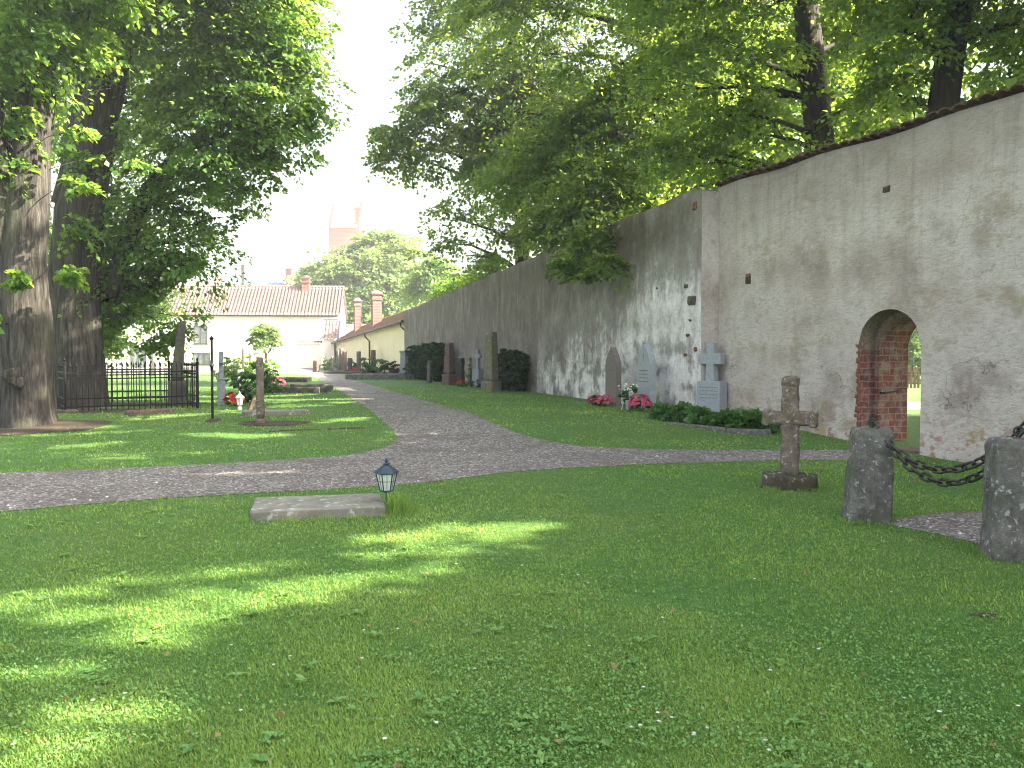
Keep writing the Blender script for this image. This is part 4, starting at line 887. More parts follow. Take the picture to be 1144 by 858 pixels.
p = G(881, 546)
CR = thing('stone_cross', 'eroded reddish stone cross on a dark mossy block in the near lawn', 'cross', p, R(-24))
MB().rough((0, .08, -.06), (.62, .44, .23), 0, .04, .03, 9, fr=6, seed=1).build('plinth', M['mossy_base'], CR, smooth=True)
b = MB(); b.rough((0, .08, .15), (.215, .19, 1.13), 0, .04, .016, 14, top=(.86, .9), fr=7, seed=4)
b.build('shaft', M['old_stone'], CR, smooth=True)
tl = Matrix.Rotation(R(90), 3, 'Y')
ab = MB(); ab.rough((0, 0, -.30), (.17, .185, .60), 0, .04, .016, 12, fr=7, seed=6)
for sg in (-1, 1): ab.rough((0, 0, sg * .265 - .05), (.20, .215, .10), 0, .035, .012, 6, fr=7, seed=7 + sg)
ab.v = [tuple((tl @ Vector(v)) + Vector((0, .08, .83))) for v in ab.v]
ab.build('arm', M['old_stone'], CR, smooth=True)
MB().rough((.0, .08, 1.19), (.20, .20, .14), 0, .05, .015, 7, fr=8, seed=12).build('finial', M['old_stone'], CR, smooth=True)

def post(px, py, w_, h_, lean, label, seed):
    p = G(px, py); r = thing('granite_post', label, 'post', p, R(-14), 'granite posts with a chain')
    MB().rough((0, 0, -.12), (w_, w_ * .92, h_ + .12), 0, .04, .022, 14, top=(.9, .9), lean=lean, fr=4.5, seed=seed).build('stone', M['granite'], r, smooth=True)
    b = MB(); ex = lean[0]; b.tube([(ex, lean[1], h_ - .02), (ex, lean[1], h_ + .05)], .014, 6)
    pts = [(ex + .035 * math.cos(2 * math.pi * k / 12), lean[1], h_ + .06 + .035 * math.sin(2 * math.pi * k / 12)) for k in range(13)]; b.tube(pts, .009, 6)
    b.build('eye_bolt', M['chain'], r)
    m = Matrix.Translation(p) @ Matrix.Rotation(R(-14), 4, 'Z'); return m @ Vector((ex, lean[1], h_ + .05))
pA = post(967, 581, .40, .88, (.05, .02), 'left granite post with the chain end bolted to its top', 21)
pB = post(1133, 622, .43, .93, (.02, .02), 'right granite post at the photo edge with the chain over its top', 33)
lm = bpy.data.meshes.new('link'); lb = MB(); path = []
for k in range(16):
    th = 2 * math.pi * k / 16; path.append((.029 * math.cos(th), .029 * math.sin(th) + (.036 if math.sin(th) > 0 else -.036), 0))
path.append(path[0]); path.append(path[1]); lb.tube(path, .0115, 6, caps=False); lm.from_pydata(lb.v, [], lb.f); lm.materials.append(M['chain'])
lm.polygons.foreach_set('use_smooth', [True] * len(lm.polygons)); lm.update()
chn = thing('iron_chain', 'heavy double iron chain sagging between the two granite posts', 'chain', (pA + pB) / 2)
def strand(a, b, sag, ph=0, extra=0):
    n = 400; pts = [a.lerp(b, i / n) - Vector((0, 0, sag * 4 * (i / n) * (1 - i / n))) for i in range(n + 1)]
    acc = 0; step = .103; nxt = step / 2; k = ph; out = []
    for i in range(n):
        d = (pts[i + 1] - pts[i]); acc += d.length
        if acc >= nxt:
            nxt += step; t_ = d.normalized(); s_ = t_.cross(Vector((0, 0, 1))).normalized(); u = s_.cross(t_)
            roll = (0 if k % 2 else math.pi / 2) + R(35) + random.uniform(-.2, .2); x = s_ * math.cos(roll) + u * math.sin(roll); z = x.cross(t_)
            m = Matrix((x, t_, z)).transposed().to_4x4(); o = bpy.data.objects.new('link', lm); COL.objects.link(o); o.parent = chn
            o.matrix_local = Matrix.Translation(pts[i] - (pA + pB) / 2) @ m; k += 1
strand(pA, pB + Vector((.06, .0, .06)), .40); strand(pA + Vector((.02, -.03, 0)), pB + Vector((.0, -.1, .0)), .47, 1)

# ------------------------------------------------------------------ grave monuments along the stained wall
def gothic(px, py, W, T, H, mat, rz, label, cross=False, rows=4, name='headstone'):
    p = G(px, py); r = thing(name, label, 'gravestone', p, rz)
    n = 10; prof = [(-W / 2, -.1), (W / 2, -.1), (W / 2, H * .62)]
    for k in range(1, n): f = k / n; prof.append((W / 2 * (1 - f ** 2.1), H * .62 + H * .38 * f))
    prof.append((0, H))
    for k in range(n - 1, 0, -1): f = k / n; prof.append((-W / 2 * (1 - f ** 2.1), H * .62 + H * .38 * f))
    prof.append((-W / 2, H * .62))
    MB().prism(prof, -T / 2, T / 2).build('stone', mat, r, bevel=.012)
    for k in range(rows):
        b = MB(); z = H * .60 - k * .085; x = -W * .33
        while x < W * .33: 
            wl_ = random.uniform(.03, .05); b.box((x + wl_ / 2, -T / 2 - .0015, z), (wl_ * .62, .004, .024)); x += wl_
        b.build('inscription', M['engraving'], r)
    if cross: b = MB(); b.box((0, -T / 2 - .0015, H * .80), (.014, .004, .2)); b.box((0, -T / 2 - .0012, H * .83), (.09, .004, .014)); b.build('engraved_cross', M['engraving'], r)
    return r
gothic(685, 453, .60, .15, 1.46, M['warm_grey'], WR, 'brown grey pointed headstone against the stained wall, left of the pale one')
gothic(722, 458, .62, .17, 1.52, M['light_grey'], WR, 'pale grey pointed headstone with a small engraved cross before the white plaster', True)
p = G(795, 464)
WC = thing('cross_monument', 'pale grey stone cross on a square pedestal in the planted kerbed grave', 'grave cross', p, R(-50))
MB().box((0, 0, .30), (.60, .26, .86)).build('pedestal', M['light_grey'], WC, bevel=.01)
b = MB(); b.add([], []); b.prism([(-.115, .732), (.115, .732), (.095, 1.09), (.27, 1.09), (.27, 1.32), (.095, 1.32), (.095, 1.54), (-.095, 1.54), (-.095, 1.32), (-.27, 1.32), (-.27, 1.09), (-.095, 1.09)], -.08, .08)
b.build('cross', M['light_grey'], WC, bevel=.008)
for k in range(4):
    x = -.22; b = MB()
    while x < .22: b.box((x + .02, -.1315, .60 - k * .075), (.024, .004, .02)); x += .046
    b.build('inscription', M['engraving'], WC)
# kerbed bed in front of it
k0, k1, k2 = G(735, 470), G(812, 484), G(858, 486)
b = MB()
def kerb(b, p, q, w_=.11, h_=.10):
    d = q - p; L = d.length; an = math.atan2(d.y, d.x); c = (p + q) / 2; b.rough((c.x, c.y, min(p.z, q.z) - .06), (L, w_, h_ + .06), an, .015, .004, 5)
KB = [k0, k1, k2, k2 + Vector((.45, 1.5, 0))]
for i in range(3): kerb(b, KB[i], KB[i + 1])
tag(b.build('grave_kerb', M['granite'], smooth=True), 'grey stone kerb round the planted bed before the pale cross', 'kerb')
bed = []
for i in range(26):
    f = i / 25; q = k0.lerp(k1, f * 1.8) if f < .55 else k1.lerp(k2, (f - .55) / .5)
    q = q + Vector((.12 + .12 * random.random(), .22 + .35 * random.random(), .14)); bed.append((q, .17))
shrub('bed_plants', 'row of leafy green plants filling the kerbed bed under the pale cross', 'plants', bed, 'fern', 210, .16, .15, stem=False, base=G(800, 478))
shrub('red_flowers', 'few small red blooms near the pale cross pedestal', 'flowers', [(G(763, 462) + Vector((0, 0, .12)), .10)], 'fern', 300, .07, .08, flowers=('red', 5, .035))
shrub('pink_flowers', 'pink flowering clump at the foot of the brown grey headstone', 'flowers', [(G(669, 453) + Vector((0, 0, .08)), .16), (G(677, 454) + Vector((0, 0, .08)), .16), (G(663, 452) + Vector((0, 0, .07)), .12)], 'fern', 260, .06, .08, flowers=('pink', 26, .05))
shrub('pink_flowers', 'round mound of pink flowers before the pale pointed headstone', 'flowers', [(G(715, 460) + Vector((0, 0, .14)), .22)], 'fern', 260, .06, .08, flowers=('pink', 90, .055))
p = G(703, 459)
VS = thing('flower_vase', 'small grey vase of green and white flowers between the two pointed headstones', 'vase', p)
MB().lathe([(.05, -.02), (.075, .02), (.085, .2), (.095, .24)], 12).build('vase', M['light_grey'], VS, smooth=True)
P, N, D, L, T, C = cloud([((0, 0, .38), .19)], 330, .07, .1, False, flat=1.1); leaf_mesh('foliage', P, N, D, L, .6, T, M['fern'], VS)
Q = np.array([[random.gauss(0, .1), random.gauss(0, .1), .45 + random.random() * .14] for _ in range(40)]); leaf_mesh('blossom', Q, np.tile([0, -.6, .8], (40, 1)) + rng.normal(size=(40, 3)) * .3, rng.normal(size=(40, 3)), np.full(40, .055), .9, rng.random(40), M['white_petal'], VS)
b = MB(); p = G(694, 458); b.tube([(0, 0, -.03), (.06, 0, .24), (.12, .02, .30), (.14, .02, .30)], .009, 5)
tag(b.build('grave_light_rod', M['white_paint'], None, p), 'thin bent white rod in the grass by the brown grey headstone', 'rod')

def block(name, px, py, topy, W, T, mat, rz, label, cat='gravestone', top=(.9, .9), base=None, cap=None, lean=(0, 0), group=None, amp=.012, rnd=.02):
    p = G(px, py); H = (py - topy) * p.y / FPX
    r = thing(name, label, cat, p, rz, group); z0 = 0
    if base:
        bw, bt, bh = base; MB().rough((0, 0, -.1), (bw, bt, bh + .1), 0, .02, amp, 6, fr=5, seed=px).build('plinth', mat, r, smooth=True); z0 = bh - .01
    MB().rough((0, 0, z0 - (.1 if not base else 0)), (W, T, H - z0 + (.1 if not base else 0)), 0, rnd, amp, 9, top=top, lean=lean, fr=5, seed=px * .7).build('stone', mat, r, smooth=True)
    if cap:
        MB().rough((lean[0], lean[1], H - .02), cap, 0, .02, .004, 5).build('cap', mat, r, smooth=True)
    return r
block('grave_obelisk', 549, 437, 371, .42, .36, M['lichen_stone'], R(-45), 'tallest lichen covered tapering stone pillar in the row by the stained wall', top=(.74, .74), base=(.56, .5, .34))
block('grave_obelisk', 502, 430, 383, .36, .34, M['brown_stone'], R(-45), 'slender red brown tapering pillar before the dark clipped hedge', top=(.72, .72), base=(.44, .42, .45))
block('headstone', 515, 429, 400, .22, .34, M['dark_stone'], R(-20), 'low dark mossy stone just right of the slender red brown pillar', top=(.96, .96))
block('headstone', 480, 428, 403, .14, .4, M['granite'], R(-12), 'short narrow grey stone standing in front of the dark hedge end', top=(.95, .95))
p = G(534, 432)
WC2 = thing('cross_monument', 'small pale cross on a tall pedestal between the two tall stone pillars', 'grave cross', p, R(-50))
MB().box((0, 0, .3), (.40, .26, .82)).build('pedestal', M['mid_grey'], WC2, bevel=.01)
MB().prism([(-.08, .712), (.08, .712), (.07, 1.12), (.19, 1.12), (.19, 1.28), (.07, 1.28), (.07, 1.46), (-.07, 1.46), (-.07, 1.28), (-.19, 1.28), (-.19, 1.12), (-.07, 1.12)], -.07, .07).build('cross', M['mid_grey'], WC2, bevel=.008)
shrub('conifer', 'narrow green conifer left of the small pale cross', 'shrub', [(G(526, 430) + Vector((0, .5, .35)), .22), (G(526, 430) + Vector((0, .5, .75)), .17), (G(526, 430) + Vector((0, .5, 1.05)), .09)], 'bright_shrub', 260, .06, .1)
for px, lab in ((527, 'left small round box ball at the foot of the small pale cross'), (534.5, 'right small round box ball at the foot of the small pale cross')):
    shrub('box_ball', lab, 'shrub', [(G(px, 432.5) + Vector((0, -.15, .14)), .15)], 'box_leaf', 420, .04, .06, group='small box balls by the pale cross')
shrub('red_flowers', 'red flowers at the foot of the low dark stone in the wall row', 'flowers', [(G(517, 432) + Vector((0, 0, .10)), .15), (G(513, 432) + Vector((0, 0, .1)), .11)], 'fern', 200, .07, .1, flowers=('red', 26, .05))
def hedge(px0, py0, px1, py1, topy, label):
    a, b = G(px0, py0), G(px1, py1); py = (py0 + py1) / 2; dep = (a.y + b.y) / 2; H = (py - topy) * dep / FPX; lob = []
    d = Vector((LW1[0] - LW0[0], LW1[1] - LW0[1], 0)).normalized(); nr = Vector((-d.y, d.x, 0)) * -1
    L = (b - a).length; n = max(3, int(L / .35))
    for i in range(n + 1):
        for zz in np.arange(.25, H - .12, .3):
            for k in range(3): q = a.lerp(b, i / n) + Vector((random.uniform(-.1, .1), .15 + .22 * k, zz + random.uniform(-.05, .05))); lob.append((q, .30))
    o = shrub('hedge', label, 'hedge', lob, 'box_leaf', 85, .085, .14, base=a.lerp(b, .5)); return o
hedge(460, 423, 496, 427, 388, 'dark clipped hedge against the far end of the stained wall')
hedge(558, 435, 581, 438, 389, 'dark clipped hedge right behind the tallest lichen covered pillar')

# far right group of graves before the yellow range
block('pedestal_stone', 452, 420, 394, .40, .40, M['mid_grey'], R(-30), 'grey capped pedestal stone at the near end of the far grave group', top=(.9, .9), base=(.55, .55, .14), cap=(.44, .44, .14))
G2 = 'upright stones before the yellow range'
for px, py, ty, W, T, m_, lab in ((378.5, 415.5, 391, .16, .5, 'granite', 'grey upright slab leftmost of the close trio near the yellow range corner'), (381.5, 415.8, 389.5, .2, .4, 'brown_stone', 'brown upright slab in the middle of the close trio near the yellow range corner'), (385, 416, 391.5, .2, .4, 'brown_stone', 'brown upright slab rightmost of the close trio near the yellow range corner'),
     (391, 415.5, 400, .3, .2, 'dark_stone', 'low dark stone beside the close trio of slabs'), (401, 415.5, 392.5, .18, .5, 'granite', 'pale grey slab standing before the bright shrubs'), (417, 416, 391, .22, .5, 'brown_stone', 'rust brown slab under the middle downpipe of the yellow range'),
     (428, 414, 386.5, .26, .4, 'dark_stone', 'dark slab rising tallest out of the shrubs by the yellow range'), (437, 416, 389, .26, .4, 'brown_stone', 'round topped brown slab behind the plum coloured shrub'), (371.5, 415, 398, .14, .4, 'granite', 'small grey stone in the light green shrubs at the corner of the yellow range')):
    block('headstone', px, py, ty, W, T, M[m_], R(-12), lab, group=G2, top=(.95, .95), amp=.008)
block('headstone', 353, 415.5, 402.5, .42, .3, M['brown_stone'], R(-20), 'lone reddish round topped stone by the path end before the cream house', rnd=.12)
for i, (px, py, rx, col, lab) in enumerate(((366, 414, .8, 'bright_shrub', 'light green shrub at the far corner of the yellow range'), (393, 414.5, .55, 'fern', 'green shrub behind the pale grey slab'), (409, 415, .75, 'fern', 'bushy green shrub right of the pale grey slab'), (422, 417, .7, 'fern', 'leafy green shrub below the dark tallest slab'), (432, 417.5, .55, 'box_leaf', 'dark green shrub below the brown round topped slab'), (443, 418, .55, 'plum', 'plum coloured shrub beside the grey capped pedestal'), (413, 418, .35, 'box_leaf', 'low dark shrub under the rust brown slab'))):
    q = G(px, py); shrub('shrub', lab, 'shrub', [(q + Vector((-.35 * rx, 0, .55 * rx)), .55 * rx), (q + Vector((.4 * rx, .2, .5 * rx)), .5 * rx), (q + Vector((0, .1, .95 * rx)), .5 * rx), (q + Vector((.2, -.2, .3 * rx)), .4 * rx)], col, 75, .12, .2)
shrub('red_flowers', 'red flower patch in the far grave group by the pale grey slab', 'flowers', [(G(397, 416.5) + Vector((0, 0, .1)), .2), (G(394, 416.5) + Vector((0, 0, .1)), .2)], 'fern', 80, .1, .1, flowers=('red', 14, .1))
def kerbset(px0, px1, py, depth, h_, label, mat, tilt=0):
    a, b = G(px0, py), G(px1, py); c = a + Vector((.2, depth, 0)); d = b + Vector((-.25, depth, 0)); m = MB()
    for p, q in ((a, b), (b, d), (d, c), (c, a)):
        p2 = p.lerp(q, .0); dd = (q - p).normalized() * .09; kerb(m, p + dd, q - dd, .18, h_)
    tag(m.build('grave_kerb', mat, smooth=True), label, 'kerb')
kerbset(387, 461, 424, 3.0, .26, 'long weathered grey kerb in front of the capped pedestal', M['granite'])
kerbset(363, 412, 417.6, 2.5, .16, 'low dark kerb before the close trio of slabs', M['dark_stone'])

# ------------------------------------------------------------------ left lawn: iron fence, obelisks, posts, plots
fA, fB = G(73, 461), G(221, 456); dF = (fB - fA); LF = dF.length; aF = math.atan2(dF.y, dF.x)
FN = thing('iron_fence', 'black wrought iron grave fence of thin spiked bars around the leaning obelisk', 'fence', fA, aF)
D_F = 3.4; HF = .98
def bar_mesh():
    b = MB(); b.tube([(0, 0, .02), (0, 0, HF)], .011, 6); b.lathe([(.004, HF), (.024, HF + .04), (.004, HF + .12)], 6); b.lathe([(.02, .80), (.026, .82), (.02, .84)], 6)
    me = bpy.data.meshes.new('bar'); me.from_pydata(b.v, [], b.f); me.materials.append(M['iron']); return me
bme = bar_mesh()
def fbar(x, y): o = bpy.data.objects.new('bar', bme); COL.objects.link(o); o.parent = FN; o.location = (x, y, 0)
nf = 24
for i in range(1, nf): fbar(LF * i / nf, 0); fbar(LF * i / nf, D_F)
for i in range(1, 22): fbar(0, D_F * i / 22); fbar(LF, D_F * i / 22)
for x in (0, LF):
    for y in (0, D_F):
        b = MB(); b.tube([(x, y, -.1), (x, y, 1.06)], .032, 8); b.lathe([(.035, 1.06), (.045, 1.09), (.015, 1.12), (.03, 1.16), (.004, 1.22)], 8, (x, y, 0)); b.build('post', M['iron'], FN)
for z in (.12, .30, .74, .88):
    b = MB()
    for y in (0, D_F): b.box((LF / 2, y, z), (LF - .06, .022, .03))
    for x in (0, LF): b.box((x, D_F / 2, z), (.022, D_F - .06, .03))
    b.build('rail', M['iron'], FN)
b = MB(); b.rough((.0, -.12, -.05), (.5, .2, .12), .1, .02, .01, 4); b.build('corner_stone', M['dark_stone'], FN, smooth=True)
block('grave_obelisk', 198, 453.5, 360, .28, .26, M['dark_stone'], R(21), 'tall dark obelisk leaning right on a square plinth inside the iron fence', 'obelisk', top=(.72, .72), base=(.42, .4, .62), lean=(.13, 0))
block('grave_obelisk', 170, 420.5, 388.5, .38, .38, M['dark_stone'], R(22), 'small pointed dark obelisk on the far lawn beyond the iron fence', 'obelisk', top=(.2, .2))
a, b_ = G(149, 465), G(199, 461)
sb = MB().rough(((b_ - a).length / 2, .16, -.05), ((b_ - a).length, .32, .16), 0, .02, .01, 8)
tag(sb.build('kerb_stone', M['brown_stone'], None, a, math.atan2((b_ - a).y, (b_ - a).x) + R(6), smooth=True), 'long low brown stone lying before the iron fence', 'stone')
p = G(237.5, 468)
IC = thing('iron_cross', 'thin black iron grave cross seen edge on, right of the iron fence', 'grave cross', p, R(-71))
hI = (468 - 380) * p.y / FPX
b = MB(); b.box((0, 0, hI / 2 - .05), (.06, .05, hI + .1)); b.lathe([(.03, hI), (.05, hI + .04), (.01, hI + .09)], 8); b.build('shaft', M['iron'], IC)
b = MB(); b.box((0, 0, hI * .68), (.5, .046, .055)); b.lathe([(.11, -.03), (.11, .03)], 12, (0, 0, 0)); n0 = len(b.v) - 24
b.v[n0:] = [(x, z, y + hI * .68) for x, y, z in b.v[n0:]]
for sg in (-1, 1): b.lathe([(.02, -.05), (.05, 0), (.02, .05)], 8, (sg * .27, 0, hI * .68))
b.build('arm', M['iron'], IC)
p = G(247.5, 452.5)
GP = thing('cross_monument', 'blue grey granite cross on a tall pedestal seen side on, left of the red flowers', 'grave cross', p, R(-72))
u_ = p.y / FPX
MB().box((0, 0, 1.5 * u_), (.42, .22, 4 * u_ + .1)).build('plinth', M['mid_grey'], GP, bevel=.01)
MB().box((0, 0, 16 * u_), (.34, .19, 25 * u_)).build('pedestal', M['mid_grey'], GP, bevel=.012)
MB().box((0, 0, 29.3 * u_), (.40, .22, 1.5 * u_)).build('cornice', M['mid_grey'], GP, bevel=.008)
MB().prism([(-.08, 30.06 * u_), (.08, 30.06 * u_), (.07, 47 * u_), (.22, 47 * u_), (.22, 52 * u_), (.07, 52 * u_), (.07, 60 * u_), (-.07, 60 * u_), (-.07, 52 * u_), (-.22, 52 * u_), (-.22, 47 * u_), (-.07, 47 * u_)], -.06, .06).build('cross', M['mid_grey'], GP, bevel=.006)
shrub('red_flowers', 'bright red flowers between the blue grey cross and the white lantern', 'flowers', [(G(257, 454) + Vector((0, .2, .14)), .17), (G(260, 454) + Vector((.1, .1, .1)), .12)], 'fern', 220, .07, .1, flowers=('red', 36, .07))
shrub('box_ball', 'dark round box bush behind the white lantern', 'shrub', [(G(263, 452) + Vector((0, .9, .24)), .25), (G(271, 453) + Vector((0, .6, .18)), .22)], 'box_leaf', 260, .055, .1)
p = G(268, 458)
L2 = thing('white_lantern', 'small white grave lantern with a pointed roof beside the thin grey pillar', 'lantern', p)
MB().lathe([(.05, -.02), (.05, .07), (.012, .08), (.012, .10), (.045, .11), (.05, .12)], 8).build('base', M['white_paint'], L2)
MB().lathe([(.048, .122), (.072, .29)], 6).build('pane', M['lantern_glass'], L2)
b = MB()
for k in range(6): th = math.pi / 3 * k; b.tube([(.05 * math.cos(th), .05 * math.sin(th), .12), (.075 * math.cos(th), .075 * math.sin(th), .29)], .008, 5)
b.build('frame', M['white_paint'], L2)
MB().lathe([(.105, .285), (.10, .30), (.03, .37), (.014, .38), (.018, .40), (.003, .44)], 6).build('roof', M['white_paint'], L2)
p = G(277, 460); b = MB(); b.rough((0, 0, -.03), (.10, .16, .34), R(20), .03, .02, 6, lean=(.16, 0), fr=8)
tag(b.build('broken_stone', M['brown_stone'], None, p, smooth=True), 'small leaning brown broken stone beside the white lantern', 'stone')
block('headstone', 291, 471, 399.5, .15, .42, M['old_stone'], R(16), 'tall thin grey pillar stone seen edge on in a patch of bare soil', top=(.92, .95), base=(.2, .5, .08))
a, b_ = G(272, 466), G(347, 463)
sb = MB().rough(((b_ - a).length / 2, .2, -.05), ((b_ - a).length, .38, .17), 0, .02, .012, 10, fr=4)
tag(sb.build('kerb_stone', M['slab'], None, a, math.atan2((b_ - a).y, (b_ - a).x), smooth=True), 'long pale stone lying behind the thin grey pillar stone', 'stone')
a, b_ = G(300, 482), G(425, 477.5)
for i, (f0, f1) in enumerate(((0, .46), (.52, .86))):
    p, q = a.lerp(b_, f0), a.lerp(b_, f1); d = q - p
    tag(MB().rough((d.length / 2, 0, -.08), (d.length, .10, .105), 0, .01, .005, 6).build('edging_stone', M['mossy_base'], None, p, math.atan2(d.y, d.x), smooth=True), ('left longer' if i == 0 else 'right shorter') + ' flush edging stone in the lawn before the thin grey pillar', 'stone')
# plots further back
kerbset(292, 360, 439, 2.6, .20, 'dark kerbed grave plot with pink flowers beside the path', M['dark_stone'])
kerbset(298, 340, 427, 2.2, .18, 'farther dark kerbed plot beside the path below the standard tree', M['dark_stone'])
shrub('pink_flowers', 'pink flowers at the head of the dark kerbed plot', 'flowers', [(G(301, 433) + Vector((0, 0, .16)), .22), (G(308, 433) + Vector((0, 0, .16)), .22), (G(314, 433.5) + Vector((0, 0, .12)), .15)], 'fern', 150, .08, .1, flowers=('pink', 40, .075))
q = G(257, 428)
shrub('shrub', 'round yellow green bush left of the dark upright stems', 'shrub', [(q + Vector((-.3, 0, .4)), .42), (q + Vector((.3, .2, .5)), .45), (q + Vector((.0, .1, .7)), .42)], 'bright_shrub', 120, .09, .16)
q = G(273, 424)
shrub('shrub', 'bright green bush behind the round yellow green one', 'shrub', [(q + Vector((-.4, 1, .7)), .5), (q + Vector((.4, 1, .75)), .5), (q + Vector((1.0, 1, .55)), .42)], 'bright_shrub', 90, .1, .18)
q = G(279, 441)
shrub('shrub', 'dark green bush left of the thin grey pillar stone', 'shrub', [(q + Vector((-.25, 0, .4)), .42), (q + Vector((.3, .1, .4)), .42), (q + Vector((.05, .1, .75)), .35), (q + Vector((.6, .1, .3)), .3)], 'fern', 120, .08, .15)
q = G(298, 434)
shrub('shrub', 'dark round bush right of the thin grey pillar stone', 'shrub', [(q + Vector((.1, 0, .35)), .36), (q + Vector((.1, 0, .62)), .25)], 'box_leaf', 150, .07, .13)
GF = 'far stones on the left lawn'
for px, py, ty, W, T, m_, lab in ((271.5, 424, 388.5, .12, .4, 'dark_stone', 'tall thin dark stone behind the bushes on the left lawn'), (279.5, 421, 394, .12, .4, 'brown_stone', 'thin warm brown stone beside the tall thin dark stone'), (263.5, 421, 403, .36, .2, 'granite', 'pale round topped stone half hidden behind the yellow green bush'), (269, 434, 413, .26, .2, 'light_grey', 'pale stone standing between the yellow green and dark green bushes')):
    block('headstone', px, py, ty, W, T, M[m_], R(17), lab, group=GF, amp=.008)
for px, py, h_ in ((178, 436, .5), (235, 419, .6)):
    pass

# ------------------------------------------------------------------ grass, weeds, daisies, litter
SLAB = [(a_.x, a_.y) for a_ in (G(277, 584), G(432, 578), G(420, 549), G(281, 559))]
def on_lawn(x, y, edge=0.0):
    k = ~inpoly(x, y, PATH) & ~inpoly(x, y, SIDE)
    j = inpoly(x, y, SLAB); k &= ~j
    for s_ in SOILS: k &= ~(inpoly(x, y, s_) & (rng.random(x.shape) < .85))
    d = Vector((RW1[0] - RW0[0], RW1[1] - RW0[1])).normalized()
    k &= ((x - RW0[0]) * d.y - (y - RW0[1]) * d.x) * -1 > -900
    side = (x - RW0[0]) * (-d.y) + (y - RW0[1]) * d.x     # >0 behind the wall
    k &= side < -.02
    return k
def scatter(n, r0, r1, pw, ang=43):
    u = rng.random(n); r = (r0 ** (1 - pw) + u * (r1 ** (1 - pw) - r0 ** (1 - pw))) ** (1 / (1 - pw))
    th = (rng.random(n) - .5) * 2 * R(ang); return r * np.sin(th), r * np.cos(th)
def zc(x, y): return .3 * sstep(12, 19, y)
def blades(name, x, y, hgt_, wid, tilt, mat, tint):
    n = len(x); z = zc(x, y); th = rng.random(n) * 2 * np.pi
    D = np.stack([np.cos(th) * tilt, np.sin(th) * tilt, np.ones(n)], 1); N = np.stack([np.sin(th + rng.normal(size=n) * .5) * .3 + np.cos(th), np.sin(th) - np.cos(th) * .3, -tilt], 1)
    return leaf_mesh(name, np.stack([x, y, z - .004], 1), N, D, hgt_, wid, tint, mat, fold=.02)
x, y = scatter(620000, 2.4, 34, 1.55); k = on_lawn(x, y); x, y = x[k], y[k]; jm = rng.random(len(x)) < .16; x = x + jm * rng.normal(size=len(x)) * .09; y = y + jm * rng.normal(size=len(x)) * .09; k = ~inpoly(x, y, SLAB); x, y = x[k], y[k]; r = np.hypot(x, y)
patch = vnoise(x * .9, y * .9) * .5 + vnoise(x * 3.3 + 9, y * 3.3) * .5
hh = (.012 + .022 * rng.random(len(x)) ** 1.5) * (.65 + .7 * patch) * (1 + .02 * r)
go = blades('grass', x, y, hh, np.clip(.17 * (r / 4) ** .75, .12, .7), .35 + 1.5 * rng.random(len(x)), M['grass'], np.clip(-.05 + .55 * patch + .40 * (vnoise(x * .35 + 4, y * .5 + 8) > .58) * vnoise(x * 2, y * 2) + .75 * rng.random(len(x)) ** 2.5 - .12 * rng.random(len(x)), 0, 1))
tag(go, 'short mown lawn grass', 'grass', kind='stuff')
# rough edges where the mower does not reach: tuft by slab, lantern, posts, cross, walls
xs, ys = [], []
for px, py, rr, n in ((452, 573, .26, 900), (441, 571, .15, 600), (434, 579, .07, 200), (277, 583, .10, 260), (320, 583, .12, 260), (360, 582, .12, 200), (400, 580, .12, 200), (958, 584, .16, 350), (985, 583, .12, 200), (1120, 624, .18, 350), (862, 548, .10, 160), (905, 549, .12, 200), (330, 459, .25, 160), (305, 460, .3, 150), (540, 438, .3, 220), (500, 431, .3, 160), (190, 456, .5, 250), (722, 460, .3, 200), (685, 450, .3, 200)):
    p = G(px, py); a = rng.random(n) * 2 * np.pi; q = np.sqrt(rng.random(n)) * rr; xs.append(p.x + np.cos(a) * q); ys.append(p.y + np.sin(a) * q * .7)
x, y = np.concatenate(xs), np.concatenate(ys)
tl_ = np.where(np.arange(len(x)) < 1700, np.concatenate([np.maximum(.25, 1.15 - np.hypot(x[:1700] - x[:1700].mean(), y[:1700] - y[:1700].mean()) / .22), np.zeros(len(x) - 1700)]), .3)
k = ~inpoly(x, y, SLAB); x, y, tl_ = x[k], y[k], tl_[k]; n = len(x)
go = blades('long_grass', x, y, (.11 + .17 * rng.random(n)) * tl_, np.full(n, .05), .1 + 1.0 * rng.random(n), M['grass'], .25 + .6 * rng.random(n)); tag(go, 'uncut tufts of long grass round the stones', 'grass', kind='stuff')
# broad leaved weeds in drifts
x, y = scatter(270000, 2.4, 17, 1.6); k = on_lawn(x, y); x, y = x[k], y[k]
pt = vnoise(x * 1.1 + 30, y * 1.1) * .55 + vnoise(x * 4 + 3, y * 4) * .45; k = rng.random(len(x)) < np.clip((pt - .34) * 2.4, .14, .8); x, y = x[k], y[k]; n = len(x)
th = rng.random(n) * 2 * np.pi; el = .15 + 1.0 * rng.random(n)
D = np.stack([np.cos(th), np.sin(th), el], 1); N = np.stack([-np.cos(th) * el, -np.sin(th) * el, np.ones(n)], 1) + rng.normal(size=(n, 3)) * .25
Lw = (.007 + .015 * rng.random(n) ** 2) * (1 + .03 * np.hypot(x, y))
go = leaf_mesh('lawn_weeds', np.stack([x, y, zc(x, y) + .008 + .02 * rng.random(n)], 1), N, D, Lw, .7, np.clip(.2 + .7 * rng.random(n), 0, 1), M['weed']); tag(go, 'small broad leaved weeds and clover in the lawn', 'weeds', kind='stuff')
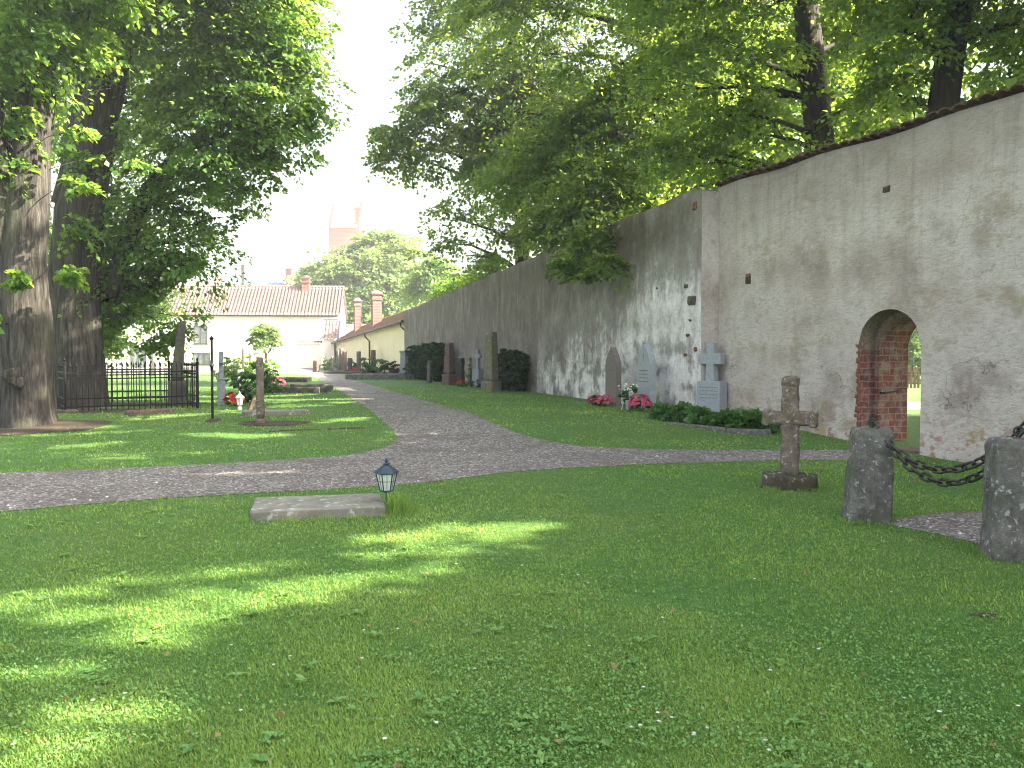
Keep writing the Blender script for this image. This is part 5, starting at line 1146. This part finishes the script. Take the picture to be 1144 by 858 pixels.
# rosettes of plantain
x0, y0 = scatter(260, 2.5, 10, 1.3); k = on_lawn(x0, y0) & (vnoise(x0 * .8 + 40, y0 * .8) > .42); x0, y0 = x0[k], y0[k]; m = 7; i = np.repeat(np.arange(len(x0)), m); n = len(i)
th = np.tile(np.arange(m) * 2 * np.pi / m, len(x0)) + rng.normal(size=n) * .3; el = .15 + .4 * rng.random(n)
D = np.stack([np.cos(th), np.sin(th), el], 1); N = np.stack([-np.cos(th) * el, -np.sin(th) * el, np.ones(n)], 1) + rng.normal(size=(n, 3)) * .12
go = leaf_mesh('plantain', np.stack([x0[i], y0[i], zc(x0[i], y0[i]) + .012], 1), N, D, .03 + .035 * rng.random(n), .5, .3 + .6 * rng.random(n), M['weed']); tag(go, 'low plantain rosettes among the near grass', 'weeds', kind='stuff')
# daisies
x, y = scatter(140, 3, 20, 1.25); k = on_lawn(x, y); x, y = x[k], y[k]; pt = vnoise(x * .5 + 11, y * .5 + 5); k = rng.random(len(x)) < np.clip((pt - .42) * 3, .04, 1); x, y = x[k], y[k]
q = [G(px + random.gauss(0, 30), py + random.gauss(0, 8)) for px, py in [(400, 505), (300, 503), (30, 500), (60, 498), (700, 492), (760, 490), (830, 488), (120, 510), (820, 830), (750, 820)] for _ in range(4)]
x = np.concatenate([x, [v.x for v in q]]); y = np.concatenate([y, [v.y for v in q]]); k = on_lawn(x, y); x, y = x[k], y[k]
m = 6; i = np.repeat(np.arange(len(x)), m); an = np.tile(np.arange(m) * 2 * np.pi / m, len(x)); n = len(i)
D = np.stack([np.cos(an), np.sin(an), np.full(n, .15)], 1); N = np.tile([0., 0, 1], (n, 1)) + np.repeat(rng.normal(size=(len(x), 3)) * .2, m, 0)
go = leaf_mesh('daisies', np.stack([x[i], y[i], zc(x[i], y[i]) + .04], 1), N, D, np.full(n, .011), .9, rng.random(n), M['white_petal']); tag(go, 'scattered white daisies in the lawn', 'daisies', kind='stuff')
x, y = scatter(330, 2.6, 22, 1.4); k = on_lawn(x, y) | (rng.random(len(x)) < .4); x, y = x[k], y[k]; n = len(x)
D = np.stack([rng.normal(size=n), rng.normal(size=n), .2 * rng.normal(size=n)], 1); N = np.tile([0., 0, 1], (n, 1)) + rng.normal(size=(n, 3)) * .4
M['litter'] = leaf_mat('dry_leaf', c4(.10, .05, .025), c4(.34, .22, .10), c4(.1, .06, .02), c4(.3, .2, .08), .15)
go = leaf_mesh('fallen_leaves', np.stack([x, y, zc(x, y) + .028], 1), N, D, .018 + .03 * rng.random(n), .6, rng.random(n), M['litter']); tag(go, 'dry brown leaves fallen on the lawn and path', 'leaves', kind='stuff')
# loose stones on the gravel and bits of leaf litter
x, y = scatter(26000, 6, 24, 1.5); k = inpoly(x, y, PATH) | inpoly(x, y, SIDE); x, y = x[k], y[k]; n = len(x)
b = MB(); vs = []; fs = []
oct_ = np.array([[1, 0, 0], [0, 1, 0], [-1, 0, 0], [0, -1, 0], [0, 0, .7], [0, 0, -.4]]); of = [(0, 1, 4), (1, 2, 4), (2, 3, 4), (3, 0, 4)]
sz = .006 + .011 * rng.random(n) ** 3 * 1.6; rot = rng.random(n) * 6.28
for i in range(n):
    c, s = math.cos(rot[i]), math.sin(rot[i]); o = len(vs); z0 = hz(x[i], y[i]) + .006
    for p in oct_: vs.append((x[i] + sz[i] * (p[0] * c - p[1] * s * .8), y[i] + sz[i] * (p[0] * s + p[1] * c * .8), z0 + sz[i] * p[2]))
    fs += [tuple(j + o for j in f) for f in of]
b.v, b.f = vs, fs
t = NT('gravel_stone'); ge = t.n('NewGeometry')
peb = t.base(t.ramp(ge.outputs['Random Per Island'], [(0, c4(.07, .06, .058)), (.5, c4(.2, .175, .17)), (.9, c4(.32, .29, .285)), (1, c4(.6, .57, .56))]))
tag(b.build('gravel_stones', peb), 'loose grey and pinkish gravel stones on the path', 'gravel', kind='stuff')
